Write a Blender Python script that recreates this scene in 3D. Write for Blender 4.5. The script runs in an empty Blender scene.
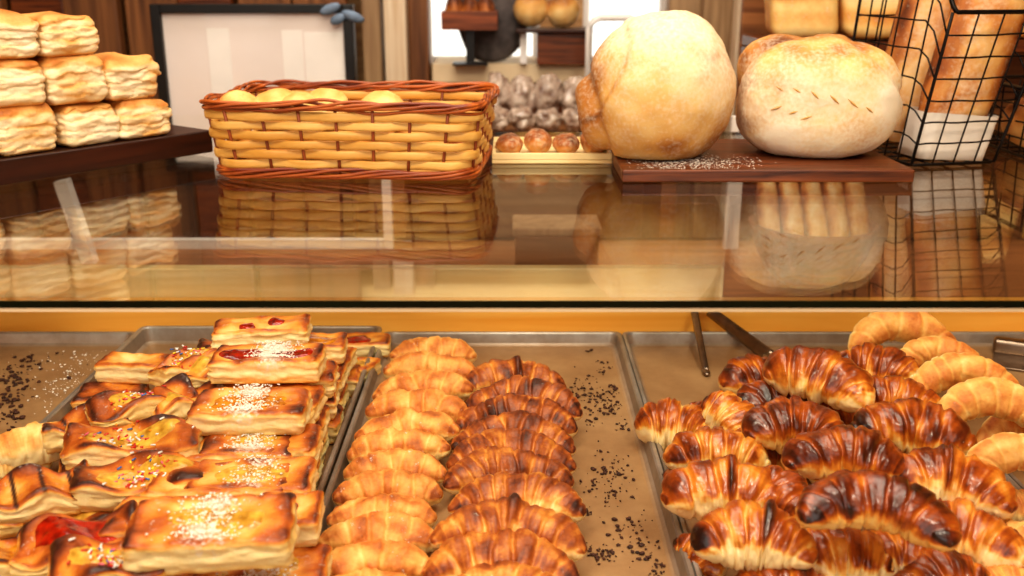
import bpy, math, random
from mathutils import Vector, Matrix, Euler, noise as mn

R_ = random.Random(7)
S = bpy.context.scene
COL = S.collection
PI = math.pi

# ------------------------------------------------------------------ camera
F = 1000.0
PITCH = math.radians(17.4)
CP, SP = math.cos(PITCH), math.sin(PITCH)
ZC = 0.55
cam = bpy.data.cameras.new('camera')
camo = bpy.data.objects.new('camera', cam)
COL.objects.link(camo)
camo.location = (0, 0, ZC)
camo.rotation_euler = (PI / 2 - PITCH, 0, 0)
cam.sensor_width = 36
cam.lens = F / 1024 * 36
cam.clip_start = 0.02
cam.dof.use_dof = True
cam.dof.focus_distance = 1.16
cam.dof.aperture_fstop = 5.0
S.camera = camo


def ray(px, py):
    u, v = px - 512, py - 288
    return Vector((u, F * CP - v * SP, -F * SP - v * CP))


def onz(px, py, z):
    d = ray(px, py)
    return Vector((0, 0, ZC)) + d * ((z - ZC) / d.z)


def ony(px, py, y):
    d = ray(px, py)
    return Vector((0, 0, ZC)) + d * (y / d.y)


# ------------------------------------------------------------------ helpers
def lin(c):
    out = []
    for x in c[:3]:
        x /= 255.0
        out.append(x / 12.92 if x <= 0.04045 else ((x + 0.055) / 1.055) ** 2.4)
    return (*out, 1.0)


def nz(p, s, seed=0):
    return mn.noise(Vector((p[0] * s + seed * 7.31, p[1] * s - seed * 3.17, p[2] * s + seed * 1.73)))


def sm(a, b, x):
    t = max(0.0, min(1.0, (x - a) / (b - a)))
    return t * t * (3 - 2 * t)


def mesh(name, verts, faces, mat, parent=None, cols=None, smooth=True, loc=None, rot=None, tone=0.5):
    me = bpy.data.meshes.new(name)
    me.from_pydata([tuple(v) for v in verts], [], faces)
    if cols is not None:
        a = me.color_attributes.new('col', 'FLOAT_COLOR', 'POINT')
        flat = []
        for c in cols:
            flat += [c[0], c[1], c[2], 1.0]
        a.data.foreach_set('color', flat)
    if smooth:
        me.polygons.foreach_set('use_smooth', [True] * len(me.polygons))
    me.update()
    o = bpy.data.objects.new(name, me)
    COL.objects.link(o)
    if mat:
        me.materials.append(mat)
    if parent:
        o.parent = parent
    if loc is not None:
        o.location = loc
    if rot is not None:
        o.rotation_euler = rot
    o.color = (tone, 0, 0, 1)
    return o


def empty(name, loc=(0, 0, 0), rot=(0, 0, 0)):
    o = bpy.data.objects.new(name, None)
    o.empty_display_size = 0.05
    COL.objects.link(o)
    o.location = loc
    o.rotation_euler = rot
    return o


def tag(o, label, cat, group=None, kind=None):
    o['label'] = label
    o['category'] = cat
    if group:
        o['group'] = group
    if kind:
        o['kind'] = kind
    return o


class MB:
    def __init__(s):
        s.v, s.f, s.c = [], [], []

    def add(s, vs, fs, col=(0, 0, 0)):
        b = len(s.v)
        s.v += [Vector(v) for v in vs]
        s.f += [tuple(i + b for i in f) for f in fs]
        s.c += [col] * len(vs)

    def box(s, x0, x1, y0, y1, z0, z1, bev=0.0, col=(0, 0, 0)):
        if bev <= 0:
            vs = [(x, y, z) for z in (z0, z1) for y in (y0, y1) for x in (x0, x1)]
            s.add(vs, [(0, 2, 3, 1), (4, 5, 7, 6), (0, 1, 5, 4), (2, 6, 7, 3), (0, 4, 6, 2), (1, 3, 7, 5)], col)
        else:
            vs, fs = rbox((x1 - x0) / 2, (y1 - y0) / 2, (z1 - z0) / 2, bev, (2, 2, 2), 2)
            c = Vector(((x0 + x1) / 2, (y0 + y1) / 2, (z0 + z1) / 2))
            s.add([v + c for v in vs], fs, col)

    def tube(s, pts, r, n=8, closed=False, col=(0, 0, 0)):
        vs, fs = tube(pts, r, n, closed)
        s.add(vs, fs, col)

    def build(s, name, mat, parent=None, smooth=False, loc=None, rot=None, tone=0.5):
        return mesh(name, s.v, s.f, mat, parent, s.c, smooth, loc, rot, tone)


def tube(pts, r, n=8, closed=False, flat=None):
    pts = [Vector(p) for p in pts]
    N = len(pts)
    vs, fs = [], []
    up = Vector((0, 0, 1))
    for i, p in enumerate(pts):
        if closed:
            t = pts[(i + 1) % N] - pts[i - 1]
        else:
            t = pts[min(i + 1, N - 1)] - pts[max(i - 1, 0)]
        t.normalize()
        u = up if abs(t.z) < 0.9 else Vector((0, 1, 0))
        a = t.cross(u).normalized()
        b = a.cross(t).normalized()
        ri = r(i / max(1, N - 1)) if callable(r) else r
        for k in range(n):
            th = 2 * PI * (k + 0.5) / n
            if flat:
                vs.append(p + a * math.cos(th) * ri * flat[0] + b * math.sin(th) * ri * flat[1])
            else:
                vs.append(p + a * math.cos(th) * ri + b * math.sin(th) * ri)
    for i in range(N if closed else N - 1):
        j = (i + 1) % N
        for k in range(n):
            l = (k + 1) % n
            fs.append((i * n + k, i * n + l, j * n + l, j * n + k))
    if not closed:
        fs.append(tuple(range(n - 1, -1, -1)))
        fs.append(tuple((N - 1) * n + k for k in range(n)))
    return vs, fs


def axis_ts(h, r, n, m):
    """sample coordinates on [-h,h] with m samples in each rounded end"""
    out = []
    for i in range(m):
        out.append(-h + r * (1 - math.cos(PI / 2 * 0) + 0) * 0 + r * i / m)
    for i in range(n + 1):
        out.append(-h + r + (2 * h - 2 * r) * i / n)
    for i in range(m):
        out.append(h - r + r * (i + 1) / m)
    return out


def rbox(hx, hy, hz, r, n, m=3):
    r = min(r, hx * 0.999, hy * 0.999, hz * 0.999)
    ax = [axis_ts(hx, r, n[0], m), axis_ts(hy, r, n[1], m), axis_ts(hz, r, n[2], m)]
    H = (hx, hy, hz)
    idx = {}
    vs, fs = [], []

    def vid(p):
        k = (round(p[0], 6), round(p[1], 6), round(p[2], 6))
        if k not in idx:
            q = Vector([max(-(H[i] - r), min(H[i] - r, p[i])) for i in range(3)])
            d = Vector(p) - q
            idx[k] = len(vs)
            # smoother mapping of square-ish corner onto the round
            if d.length > 1e-9:
                m_ = max(abs(d.x), abs(d.y), abs(d.z))
                d = d.normalized() * m_
            vs.append(q + d)
        return idx[k]

    for a in range(3):
        b, c = (a + 1) % 3, (a + 2) % 3
        for sgn in (-1, 1):
            for i in range(len(ax[b]) - 1):
                for j in range(len(ax[c]) - 1):
                    quad = []
                    for (ii, jj) in ((i, j), (i + 1, j), (i + 1, j + 1), (i, j + 1)):
                        p = [0, 0, 0]
                        p[a] = sgn * H[a]
                        p[b] = ax[b][ii]
                        p[c] = ax[c][jj]
                        quad.append(vid(p))
                    if sgn < 0:
                        quad.reverse()
                    if len(set(quad)) >= 3:
                        fs.append(tuple(quad))
    return vs, fs


def sphere(nu, nv):
    """unit sphere verts/faces"""
    vs, fs = [Vector((0, 0, -1))], []
    for j in range(1, nv):
        ph = -PI / 2 + PI * j / nv
        for i in range(nu):
            th = 2 * PI * i / nu
            vs.append(Vector((math.cos(ph) * math.cos(th), math.cos(ph) * math.sin(th), math.sin(ph))))
    vs.append(Vector((0, 0, 1)))
    for i in range(nu):
        fs.append((0, 1 + (i + 1) % nu, 1 + i))
    for j in range(nv - 2):
        for i in range(nu):
            a, b = 1 + j * nu + i, 1 + j * nu + (i + 1) % nu
            fs.append((a, b, b + nu, a + nu))
    L = len(vs) - 1
    o = 1 + (nv - 2) * nu
    for i in range(nu):
        fs.append((o + i, o + (i + 1) % nu, L))
    return vs, fs


# ------------------------------------------------------------------ materials
def newmat(name):
    m = bpy.data.materials.new(name)
    m.use_nodes = True
    nt = m.node_tree
    return m, nt, nt.nodes, nt.links, nt.nodes['Principled BSDF']


def plain(name, c, rough=0.5, metal=0.0, bump=0.0, nscale=40, var=0.12, coat=0.0, stretch=(1, 1, 1)):
    m, nt, N, L, b = newmat(name)
    tc = N.new('ShaderNodeTexCoord')
    mp = N.new('ShaderNodeMapping')
    mp.inputs['Scale'].default_value = stretch
    no = N.new('ShaderNodeTexNoise')
    no.inputs['Scale'].default_value = nscale
    no.inputs['Detail'].default_value = 6
    L.new(tc.outputs['Object'], mp.inputs['Vector'])
    L.new(mp.outputs[0], no.inputs['Vector'])
    r = N.new('ShaderNodeValToRGB')
    lc = lin(c)
    r.color_ramp.elements[0].position = 0.3
    r.color_ramp.elements[1].position = 0.7
    r.color_ramp.elements[0].color = (*[x * (1 - var * 2) for x in lc[:3]], 1)
    r.color_ramp.elements[1].color = (*[min(1, x * (1 + var)) for x in lc[:3]], 1)
    L.new(no.outputs['Fac'], r.inputs['Fac'])
    L.new(r.outputs['Color'], b.inputs['Base Color'])
    b.inputs['Roughness'].default_value = rough
    b.inputs['Metallic'].default_value = metal
    b.inputs['Coat Weight'].default_value = coat
    if bump:
        bp = N.new('ShaderNodeBump')
        bp.inputs['Strength'].default_value = bump
        bp.inputs['Distance'].default_value = 0.004
        L.new(no.outputs['Fac'], bp.inputs['Height'])
        L.new(bp.outputs[0], b.inputs['Normal'])
    return m


def wood(name, c0, c1, rough=0.45, axis=0, scale=6, coat=0.0):
    m, nt, N, L, b = newmat(name)
    tc = N.new('ShaderNodeTexCoord')
    mp = N.new('ShaderNodeMapping')
    sc = [14, 14, 14]
    sc[axis] = 0.8
    mp.inputs['Scale'].default_value = sc
    L.new(tc.outputs['Object'], mp.inputs['Vector'])
    no = N.new('ShaderNodeTexNoise')
    no.inputs['Scale'].default_value = scale
    no.inputs['Detail'].default_value = 8
    no.inputs['Distortion'].default_value = 0.6
    L.new(mp.outputs[0], no.inputs['Vector'])
    r = N.new('ShaderNodeValToRGB')
    r.color_ramp.elements[0].position = 0.32
    r.color_ramp.elements[1].position = 0.68
    r.color_ramp.elements[0].color = lin(c0)
    r.color_ramp.elements[1].color = lin(c1)
    L.new(no.outputs['Fac'], r.inputs['Fac'])
    L.new(r.outputs['Color'], b.inputs['Base Color'])
    b.inputs['Roughness'].default_value = rough
    b.inputs['Coat Weight'].default_value = coat
    bp = N.new('ShaderNodeBump')
    bp.inputs['Strength'].default_value = 0.15
    bp.inputs['Distance'].default_value = 0.003
    L.new(no.outputs['Fac'], bp.inputs['Height'])
    L.new(bp.outputs[0], b.inputs['Normal'])
    return m


def bread(name, stops, rough=0.5, coat=0.0, bump=0.3, nscale=45, var=0.35, sugar=(250, 240, 225), fill=(225, 165, 40), sss=0.08, fine=260, soft=(.35, .75)):
    """crust: vertex colour R = how baked, G = powdered sugar or flour, B = filling colour"""
    m, nt, N, L, b = newmat(name)
    at = N.new('ShaderNodeAttribute')
    at.attribute_name = 'col'
    sp = N.new('ShaderNodeSeparateColor')
    L.new(at.outputs['Color'], sp.inputs[0])
    oi = N.new('ShaderNodeObjectInfo')
    so = N.new('ShaderNodeSeparateColor')
    L.new(oi.outputs['Color'], so.inputs[0])
    tc = N.new('ShaderNodeTexCoord')
    n1 = N.new('ShaderNodeTexNoise')
    n1.inputs['Scale'].default_value = nscale
    n1.inputs['Detail'].default_value = 7
    n1.inputs['Roughness'].default_value = 0.62
    L.new(tc.outputs['Object'], n1.inputs['Vector'])
    n2 = N.new('ShaderNodeTexNoise')
    n2.inputs['Scale'].default_value = fine
    n2.inputs['Detail'].default_value = 4
    L.new(tc.outputs['Object'], n2.inputs['Vector'])

    def math_(op, a, bb):
        x = N.new('ShaderNodeMath')
        x.operation = op
        for i, q in enumerate((a, bb)):
            if isinstance(q, (int, float)):
                x.inputs[i].default_value = q
            else:
                L.new(q, x.inputs[i])
        return x.outputs[0]
    k = math_('MULTIPLY', math_('SUBTRACT', n1.outputs['Fac'], 0.5), var)
    k = math_('ADD', k, math_('MULTIPLY', math_('SUBTRACT', n2.outputs['Fac'], 0.5), var * 0.35))
    k = math_('ADD', k, sp.outputs[0])
    k = math_('ADD', k, math_('SUBTRACT', so.outputs[0], 0.5))
    r = N.new('ShaderNodeValToRGB')
    cr = r.color_ramp
    cr.elements[0].position, cr.elements[0].color = stops[0][0], lin(stops[0][1])
    cr.elements[1].position, cr.elements[1].color = stops[-1][0], lin(stops[-1][1])
    for p, c in stops[1:-1]:
        e = cr.elements.new(p)
        e.color = lin(c)
    L.new(k, r.inputs['Fac'])
    mx0 = N.new('ShaderNodeMix')
    mx0.data_type = 'RGBA'
    L.new(sp.outputs[2], mx0.inputs[0])
    L.new(r.outputs['Color'], mx0.inputs[6])
    mx0.inputs[7].default_value = lin(fill)
    g = math_('ADD', sp.outputs[1], math_('MULTIPLY', math_('SUBTRACT', n2.outputs['Fac'], 0.5), 1.6))
    g = math_('ADD', g, math_('MULTIPLY', math_('SUBTRACT', n1.outputs['Fac'], 0.5), 1.0))
    mr = N.new('ShaderNodeMapRange')
    mr.inputs[1].default_value = soft[0]
    mr.inputs[2].default_value = soft[1]
    L.new(g, mr.inputs[0])
    mx = N.new('ShaderNodeMix')
    mx.data_type = 'RGBA'
    L.new(mr.outputs[0], mx.inputs[0])
    L.new(mx0.outputs[2], mx.inputs[6])
    mx.inputs[7].default_value = lin(sugar)
    L.new(mx.outputs[2], b.inputs['Base Color'])
    b.inputs['Roughness'].default_value = rough
    b.inputs['Coat Weight'].default_value = coat
    b.inputs['Coat Roughness'].default_value = 0.12
    b.inputs['Subsurface Weight'].default_value = sss
    b.inputs['Subsurface Radius'].default_value = (0.012, 0.006, 0.003)
    b.inputs['Subsurface Scale'].default_value = 0.5
    bp = N.new('ShaderNodeBump')
    bp.inputs['Strength'].default_value = bump
    bp.inputs['Distance'].default_value = 0.003
    L.new(math_('ADD', n1.outputs['Fac'], math_('MULTIPLY', n2.outputs['Fac'], 0.4)), bp.inputs['Height'])
    L.new(bp.outputs[0], b.inputs['Normal'])
    return m


M = {}
M['glazed'] = bread('glazed_croissant_crust', [(0.0, (250, 222, 164)), (0.20, (242, 196, 112)), (0.38, (218, 136, 46)), (0.58, (166, 78, 20)), (0.78, (104, 40, 11)), (1.0, (42, 15, 7))],
                    rough=0.32, coat=0.40, bump=0.4, nscale=34, var=0.42)
M['brown'] = bread('brown_croissant_crust', [(0.0, (250, 222, 160)), (0.25, (240, 190, 108)), (0.45, (214, 138, 58)), (0.65, (166, 86, 32)), (0.85, (112, 50, 18)), (1.0, (62, 26, 12))],
                   rough=0.5, coat=0.08, bump=0.55, nscale=60, var=0.55)
M['pale'] = bread('pale_croissant_crust', [(0.0, (252, 228, 168)), (0.3, (246, 208, 134)), (0.55, (234, 174, 92)), (0.8, (206, 124, 54)), (1.0, (156, 80, 30))],
                  rough=0.6, coat=0.0, bump=0.5, nscale=36, var=0.6)
M['bar'] = bread('pastry_bar_crust', [(0.0, (252, 230, 172)), (0.25, (246, 206, 126)), (0.5, (226, 150, 58)), (0.7, (180, 90, 26)), (0.88, (110, 46, 14)), (1.0, (60, 24, 10))],
                 rough=0.48, coat=0.06, bump=0.45, nscale=60, var=0.34, fill=(60, 26, 14), soft=(.25, .95))
M['puff'] = bread('puff_pastry_crust', [(0.0, (250, 234, 202)), (0.35, (246, 220, 172)), (0.6, (232, 176, 100)), (0.85, (196, 122, 50)), (1.0, (140, 74, 26))],
                  rough=0.6, bump=0.5, nscale=50, var=0.28)
M['loaf'] = bread('country_loaf_crust', [(0.0, (246, 224, 176)), (0.35, (236, 200, 134)), (0.6, (220, 168, 92)), (0.8, (186, 122, 56)), (1.0, (120, 68, 28))],
                  rough=0.65, bump=0.35, nscale=22, var=0.4, sugar=(246, 232, 205), fill=(70, 36, 18), fine=180, soft=(.05, 1.25))
M['ciabatta'] = bread('ciabatta_crust', [(0.0, (240, 212, 160)), (0.3, (228, 178, 108)), (0.55, (204, 132, 62)), (0.8, (160, 88, 34)), (1.0, (100, 48, 18))],
                      rough=0.6, bump=0.4, nscale=26, var=0.45, sugar=(236, 214, 180), fine=160, soft=(.1, 1.2))


def fillmat(name, c0, c1, rough=0.15, coat=0.6):
    m = plain(name, c0, rough, 0, 0.3, 90, 0.25, coat)
    m.node_tree.nodes['Color Ramp'].color_ramp.elements[1].color = lin(c1)
    m.node_tree.nodes['Principled BSDF'].inputs['Subsurface Weight'].default_value = 0.15
    m.node_tree.nodes['Principled BSDF'].inputs['Subsurface Radius'].default_value = (0.01, 0.004, 0.002)
    return m


M['red_jam'] = fillmat('red_jam', (120, 12, 4), (196, 40, 12))
M['apricot'] = fillmat('apricot_jam', (200, 96, 16), (238, 160, 40))
M['custard'] = fillmat('custard', (222, 152, 36), (244, 196, 84), 0.3, 0.25)
M['sugar'] = plain('powdered_sugar', (250, 242, 230), 0.9, 0, 0.6, 300, 0.04)
M['orange_wood'] = wood('orange_wood', (230, 164, 66), (246, 194, 98), 0.35, 0, 2.2, 0.2)
M['pale_wood'] = wood('pale_wood', (238, 208, 142), (250, 230, 176), 0.45, 0, 4)
M['dark_wood'] = wood('dark_wood', (38, 16, 8), (66, 28, 13), 0.4, 0, 5, 0.15)
M['board_wood'] = wood('board_wood', (58, 24, 9), (132, 68, 28), 0.4, 0, 9, 0.15)
M['wall_wood'] = wood('wall_wood', (92, 54, 26), (150, 98, 54), 0.6, 2, 3)
M['cream_wood'] = wood('cream_wood', (214, 186, 150), (240, 222, 194), 0.5, 2, 4)
M['grey_wood'] = wood('grey_wood', (140, 108, 76), (184, 152, 112), 0.6, 2, 4)
M['shelf_wood'] = wood('shelf_wood', (120, 74, 40), (168, 112, 64), 0.55, 0, 4)
M['white'] = plain('white_paint', (244, 240, 234), 0.5, 0, 0, 8, 0.04)
M['cream'] = plain('cream_paint', (226, 204, 168), 0.7, 0, 0, 5, 0.06)
M['black'] = plain('black_frame', (18, 15, 13), 0.4, 0, 0, 30, 0.2)
M['wire'] = plain('black_wire', (26, 20, 18), 0.4, 0.6, 0, 80, 0.25)
M['paper'] = plain('white_paper', (236, 226, 212), 0.85, 0, 0.25, 25, 0.04)
M['steel'] = plain('steel', (156, 138, 122), 0.34, 1.0, 0.05, 60, 0.12)
M['crumb'] = plain('chocolate_crumb', (74, 38, 22), 0.7, 0, 0.5, 300, 0.4)
M['grey_cloth'] = plain('grey_cloth', (92, 84, 82), 0.9, 0, 0.3, 30, 0.25)
M['wrap'] = plain('wrapped_bun', (150, 112, 92), 0.12, 0, 0.9, 30, 0.4, 0.6)
M['wrap'].node_tree.nodes['Color Ramp'].color_ramp.elements[0].color = lin((96, 52, 28))
M['wrap'].node_tree.nodes['Color Ramp'].color_ramp.elements[1].color = lin((232, 214, 196))
M['red_wicker'] = wood('red_wicker', (92, 42, 18), (160, 84, 40), 0.5, 0, 6)
M['straw'] = wood('straw', (206, 148, 62), (240, 198, 116), 0.45, 0, 3)
M['cane'] = wood('rim_cane', (120, 44, 14), (204, 112, 44), 0.4, 0, 5, 0.1)
M['stake'] = wood('stake_cane', (110, 48, 18), (160, 80, 34), 0.5, 2, 5)


def traymat():
    m, nt, N, L, b = newmat('worn_baking_tray')
    tc = N.new('ShaderNodeTexCoord')
    no = N.new('ShaderNodeTexNoise')
    no.inputs['Scale'].default_value = 7
    no.inputs['Detail'].default_value = 8
    no.inputs['Roughness'].default_value = 0.65
    L.new(tc.outputs['Object'], no.inputs['Vector'])
    r = N.new('ShaderNodeValToRGB')
    r.color_ramp.elements[0].position = 0.3
    r.color_ramp.elements[1].position = 0.72
    r.color_ramp.elements[0].color = lin((136, 98, 62))
    r.color_ramp.elements[1].color = lin((184, 148, 106))
    L.new(no.outputs['Fac'], r.inputs['Fac'])
    at = N.new('ShaderNodeAttribute')
    at.attribute_name = 'col'
    sp = N.new('ShaderNodeSeparateColor')
    L.new(at.outputs['Color'], sp.inputs[0])
    mx = N.new('ShaderNodeMix')
    mx.data_type = 'RGBA'
    L.new(sp.outputs[0], mx.inputs[0])
    L.new(r.outputs['Color'], mx.inputs[6])
    r2 = N.new('ShaderNodeValToRGB')
    r2.color_ramp.elements[0].position = 0.35
    r2.color_ramp.elements[1].position = 0.7
    r2.color_ramp.elements[0].color = lin((140, 126, 110))
    r2.color_ramp.elements[1].color = lin((196, 192, 186))
    L.new(no.outputs['Fac'], r2.inputs['Fac'])
    L.new(r2.outputs['Color'], mx.inputs[7])
    L.new(mx.outputs[2], b.inputs['Base Color'])
    mr = N.new('ShaderNodeMath')
    mr.operation = 'MULTIPLY_ADD'
    mr.inputs[1].default_value = 0.55
    mr.inputs[2].default_value = 0.2
    L.new(sp.outputs[0], mr.inputs[0])
    L.new(mr.outputs[0], b.inputs['Metallic'])
    b.inputs['Roughness'].default_value = 0.42
    return m


M['tray'] = traymat()


def glassmat(name, tint=(1, 1, 1)):
    """thin glass: Schlick reflection over clear transmission, same from both sides"""
    m = bpy.data.materials.new(name)
    m.use_nodes = True
    nt = m.node_tree
    N, L = nt.nodes, nt.links
    N.remove(N['Principled BSDF'])
    out = N['Material Output']
    tr = N.new('ShaderNodeBsdfTransparent')
    tr.inputs[0].default_value = (*tint, 1)
    gl = N.new('ShaderNodeBsdfGlossy')
    gl.inputs['Roughness'].default_value = 0.015
    ge = N.new('ShaderNodeNewGeometry')
    dp = N.new('ShaderNodeVectorMath')
    dp.operation = 'DOT_PRODUCT'
    L.new(ge.outputs['Normal'], dp.inputs[0])
    L.new(ge.outputs['Incoming'], dp.inputs[1])

    def mt(op, a, b=None):
        x = N.new('ShaderNodeMath')
        x.operation = op
        for i, q in enumerate((a, b)):
            if q is None:
                continue
            if isinstance(q, (int, float)):
                x.inputs[i].default_value = q
            else:
                L.new(q, x.inputs[i])
        return x.outputs[0]
    c = mt('ABSOLUTE', dp.outputs['Value'])
    p = mt('POWER', mt('SUBTRACT', 1.0, c), 5.0)
    fr = mt('ADD', mt('MULTIPLY', p, 0.96), 0.04)
    mx = N.new('ShaderNodeMixShader')
    L.new(fr, mx.inputs[0])
    L.new(tr.outputs[0], mx.inputs[1])
    L.new(gl.outputs[0], mx.inputs[2])
    L.new(mx.outputs[0], out.inputs['Surface'])
    return m


M['glass'] = glassmat('clear_glass', (0.985, 1.0, 0.985))
M['glass_edge'] = plain('green_glass_edge', (14, 24, 12), 0.12, 0, 0, 10, 0.2)

# ------------------------------------------------------------------ room shell
FZ, CZ = -0.92, 2.15
XL, XR, YB, YF = -2.4, 2.4, 3.3, -1.6


def struct(name, mb, mat, **k):
    o = mb.build(name, mat, **k)
    o['kind'] = 'structure'
    return o


b = MB(); b.box(XL, XR, YF, YB + .1, FZ - .05, FZ)
struct('floor', b, M['shelf_wood'])
b = MB(); b.box(XL, XR, YF, YB + .1, CZ, CZ + .05)
struct('ceiling', b, M['cream'])
b = MB(); b.box(XL - .1, XL, YF, YB + .1, FZ, CZ)
struct('wall_left', b, M['wall_wood'])
b = MB(); b.box(XR, XR + .1, YF, YB + .1, FZ, CZ)
struct('wall_right', b, M['wall_wood'])


def X_at(px, py, y):
    return ony(px, py, y).x


def Z_at(py, y):
    return ony(512, py, y).z


# back wall with two openings (windows)
w1a, w1b = X_at(424, 30, YB), X_at(540, 30, YB)
w2a, w2b = X_at(583, 10, YB), X_at(668, 10, YB)
zs = Z_at(64, YB)
zt = 0.66
b = MB()
b.box(XL, w1a, YB, YB + .1, FZ, CZ)
b.box(w1a, w2b, YB, YB + .1, FZ, zs)
b.box(w1a, w2b, YB, YB + .1, zt, CZ)
b.box(w1b, w2a, YB, YB + .1, zs, zt)
b.box(w2b, XR, YB, YB + .1, FZ, CZ)
M['tan_wood'] = wood('tan_wood', (164, 122, 78), (206, 166, 116), 0.5, 0, 3)
struct('wall_back', b, M['tan_wood'])
for i, (a, c) in enumerate(((w1a, w1b), (w2a, w2b))):
    e = empty('window_%d' % (i + 1), ((a + c) / 2, YB, zs)); e['kind'] = 'structure'
    m_ = MB(); hw = (c - a) / 2; hh = zt - zs; t = .022
    m_.box(-hw, -hw + t, .02, .07, 0, hh); m_.box(hw - t, hw, .02, .07, 0, hh)
    m_.box(-hw + t, hw - t, .02, .07, 0, t); m_.box(-hw + t, hw - t, .02, .07, hh - t, hh)
    m_.build('window_frame', M['white'], e)
    m_ = MB(); m_.add([(-hw + t, .045, t), (hw - t, .045, t), (hw - t, .045, hh - t), (-hw + t, .045, hh - t)], [(0, 1, 2, 3)])
    m_.build('pane', M['glass'], e)
# unseen wall behind the camera, added to cut fill; opening shapes frontal light
b = MB()
b.box(XL, -1.9, YF - .1, YF, FZ, CZ); b.box(1.3, XR, YF - .1, YF, FZ, CZ)
b.box(-1.9, 1.3, YF - .1, YF, FZ, .25); b.box(-1.9, 1.3, YF - .1, YF, 1.95, CZ)
struct('wall_front', b, M['cream'])
# light header beam running across the back wall
b = MB(); b.box(XL, XR, YB - .16, YB, .98, 1.2, .006)
struct('trim_1', b, M['pale_wood'])
# cream posts
for n_, (pa, pb_, mat, y0) in enumerate(((362, 381, M['grey_wood'], 3.05), (384, 406, M['cream_wood'], 3.0), (408, 428, M['wall_wood'], 3.08),
                                         (668, 702, M['grey_wood'], 2.95), (703, 736, M['grey_wood'], 2.85), (737, 766, M['cream_wood'], 2.75))):
    xa, xb = X_at(pa, 30, y0), X_at(pb_, 30, y0)
    b = MB(); b.box(xa, xb, y0, y0 + .07, FZ, .97 if y0 >= 3.0 else CZ, .004)
    struct('trim_%d' % (n_ + 2), b, mat)
# vertical plank cladding at left
for k in range(9):
    b = MB()
    x0 = -1.95 + k * .165
    b.box(x0, x0 + .155, 2.98 + (k % 2) * .03, 3.02 + (k % 2) * .03, FZ, 1.2, .006)
    struct('trim_%d' % (k + 8), b, M['wall_wood'] if k % 3 else M['board_wood'])

# ------------------------------------------------------------------ display case (one thing)
case = empty('display_case', (0, 1.2, -0.02))
tag(case, 'bakery display counter with orange wood panel, inner frame and clear glass top', 'display case')


def cpart(name, mb, mat, smooth=False):
    o = mb.build(name, mat, None, smooth)
    for v in o.data.vertices:
        v.co -= case.location
    o.parent = case
    return o


GY0, GY1, GZ = 0.825, 1.80, 0.28
GX = 1.15
b = MB(); b.box(-GX, GX, .3, 1.515, -.045, -.006)
cpart('base_board', b, M['orange_wood'])
b = MB(); b.box(-GX, GX, 1.52, 1.545, -.045, .05)
cpart('riser_panel', b, M['orange_wood'])
xr = X_at(722, 280, 1.56)
b = MB(); b.box(-GX, xr, 1.547, 1.57, -.045, .098, .002)
cpart('tall_panel', b, M['pale_wood'])
b = MB(); b.box(-GX, GX, 1.575, 2.15, -.045, -.006)
cpart('rear_floor', b, M['shelf_wood'])
for sx in (-1, 1):
    b = MB(); b.box(sx * GX - .02, sx * GX + .02, .3, 2.15, -.9, GZ - .007)
    cpart('side_panel', b, M['orange_wood'])
b = MB(); b.box(-GX, GX, 2.12, 2.15, -.9, -.006)
cpart('front_skirt', b, M['shelf_wood'])
b = MB(); b.box(-GX, GX, .32, .35, -.9, -.046)
cpart('rear_skirt', b, M['orange_wood'])
# glass top: upper and lower face plus dark green edges
b = MB()
b.add([(-GX, GY0, GZ), (GX, GY0, GZ), (GX, GY1, GZ), (-GX, GY1, GZ)], [(0, 1, 2, 3)])
b.add([(-GX, GY0, GZ - .006), (GX, GY0, GZ - .006), (GX, GY1, GZ - .006), (-GX, GY1, GZ - .006)], [(3, 2, 1, 0)])
g_ = cpart('glass_top', b, M['glass'])
b = MB()
b.box(-GX, GX, GY0 - .0012, GY0, GZ - .0062, GZ)
e_ = b.build('front_edge', M['glass_edge'])
b = MB()
b.box(-GX, GX, GY1, GY1 + .001, GZ - .006, GZ)
e2 = b.build('rear_edge', M['glass_edge'])
b = MB(); b.box(-GX, GX, GY0 - .0005, GY0 + .012, GZ - .0102, GZ - .0065)  # pale strip standing in for the highlight along the lower bevel
e3 = b.build('edge_highlight', M['cream'])
for q in (e_, e2, e3):
    for v in q.data.vertices:
        v.co -= case.location
    q.parent = g_
# white inner frame on the shopper's side
yf = 2.05
for (pa, pb_) in ((383, 392), (726, 740), (-200, -186)):
    b = MB(); xa, xb = X_at(pa, 220, yf), X_at(pb_, 220, yf)
    b.box(xa, xb, yf, yf + .02, -.006, GZ - .007)
    cpart('frame_post', b, M['white'])
b = MB()
b.box(-GX + .02, X_at(383, 220, yf) - .001, yf, yf + .02, Z_at(250, yf), Z_at(240, yf))
cpart('frame_rail', b, M['white'])
b = MB()
p0, p1 = ony(62, 180, 1.95), ony(100, 290, 1.95)
b.tube([p0, p1], .018, 4)
cpart('diagonal_brace', b, M['white'])
b = MB(); b.add([(-GX, yf + .03, -.006), (GX, yf + .03, -.006), (GX, yf + .03, GZ - .007), (-GX, yf + .03, GZ - .007)], [(0, 1, 2, 3)])
cpart('front_glass', b, M['glass'])


# ------------------------------------------------------------------ trays
def rrect(x0, x1, y0, y1, r, z, n=5):
    pts = []
    for cx, cy, a0 in ((x1 - r, y1 - r, 0), (x0 + r, y1 - r, PI / 2), (x0 + r, y0 + r, PI), (x1 - r, y0 + r, 1.5 * PI)):
        for i in range(n + 1):
            a = a0 + PI / 2 * i / n
            pts.append(Vector((cx + r * math.cos(a), cy + r * math.sin(a), z)))
    return pts


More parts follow.
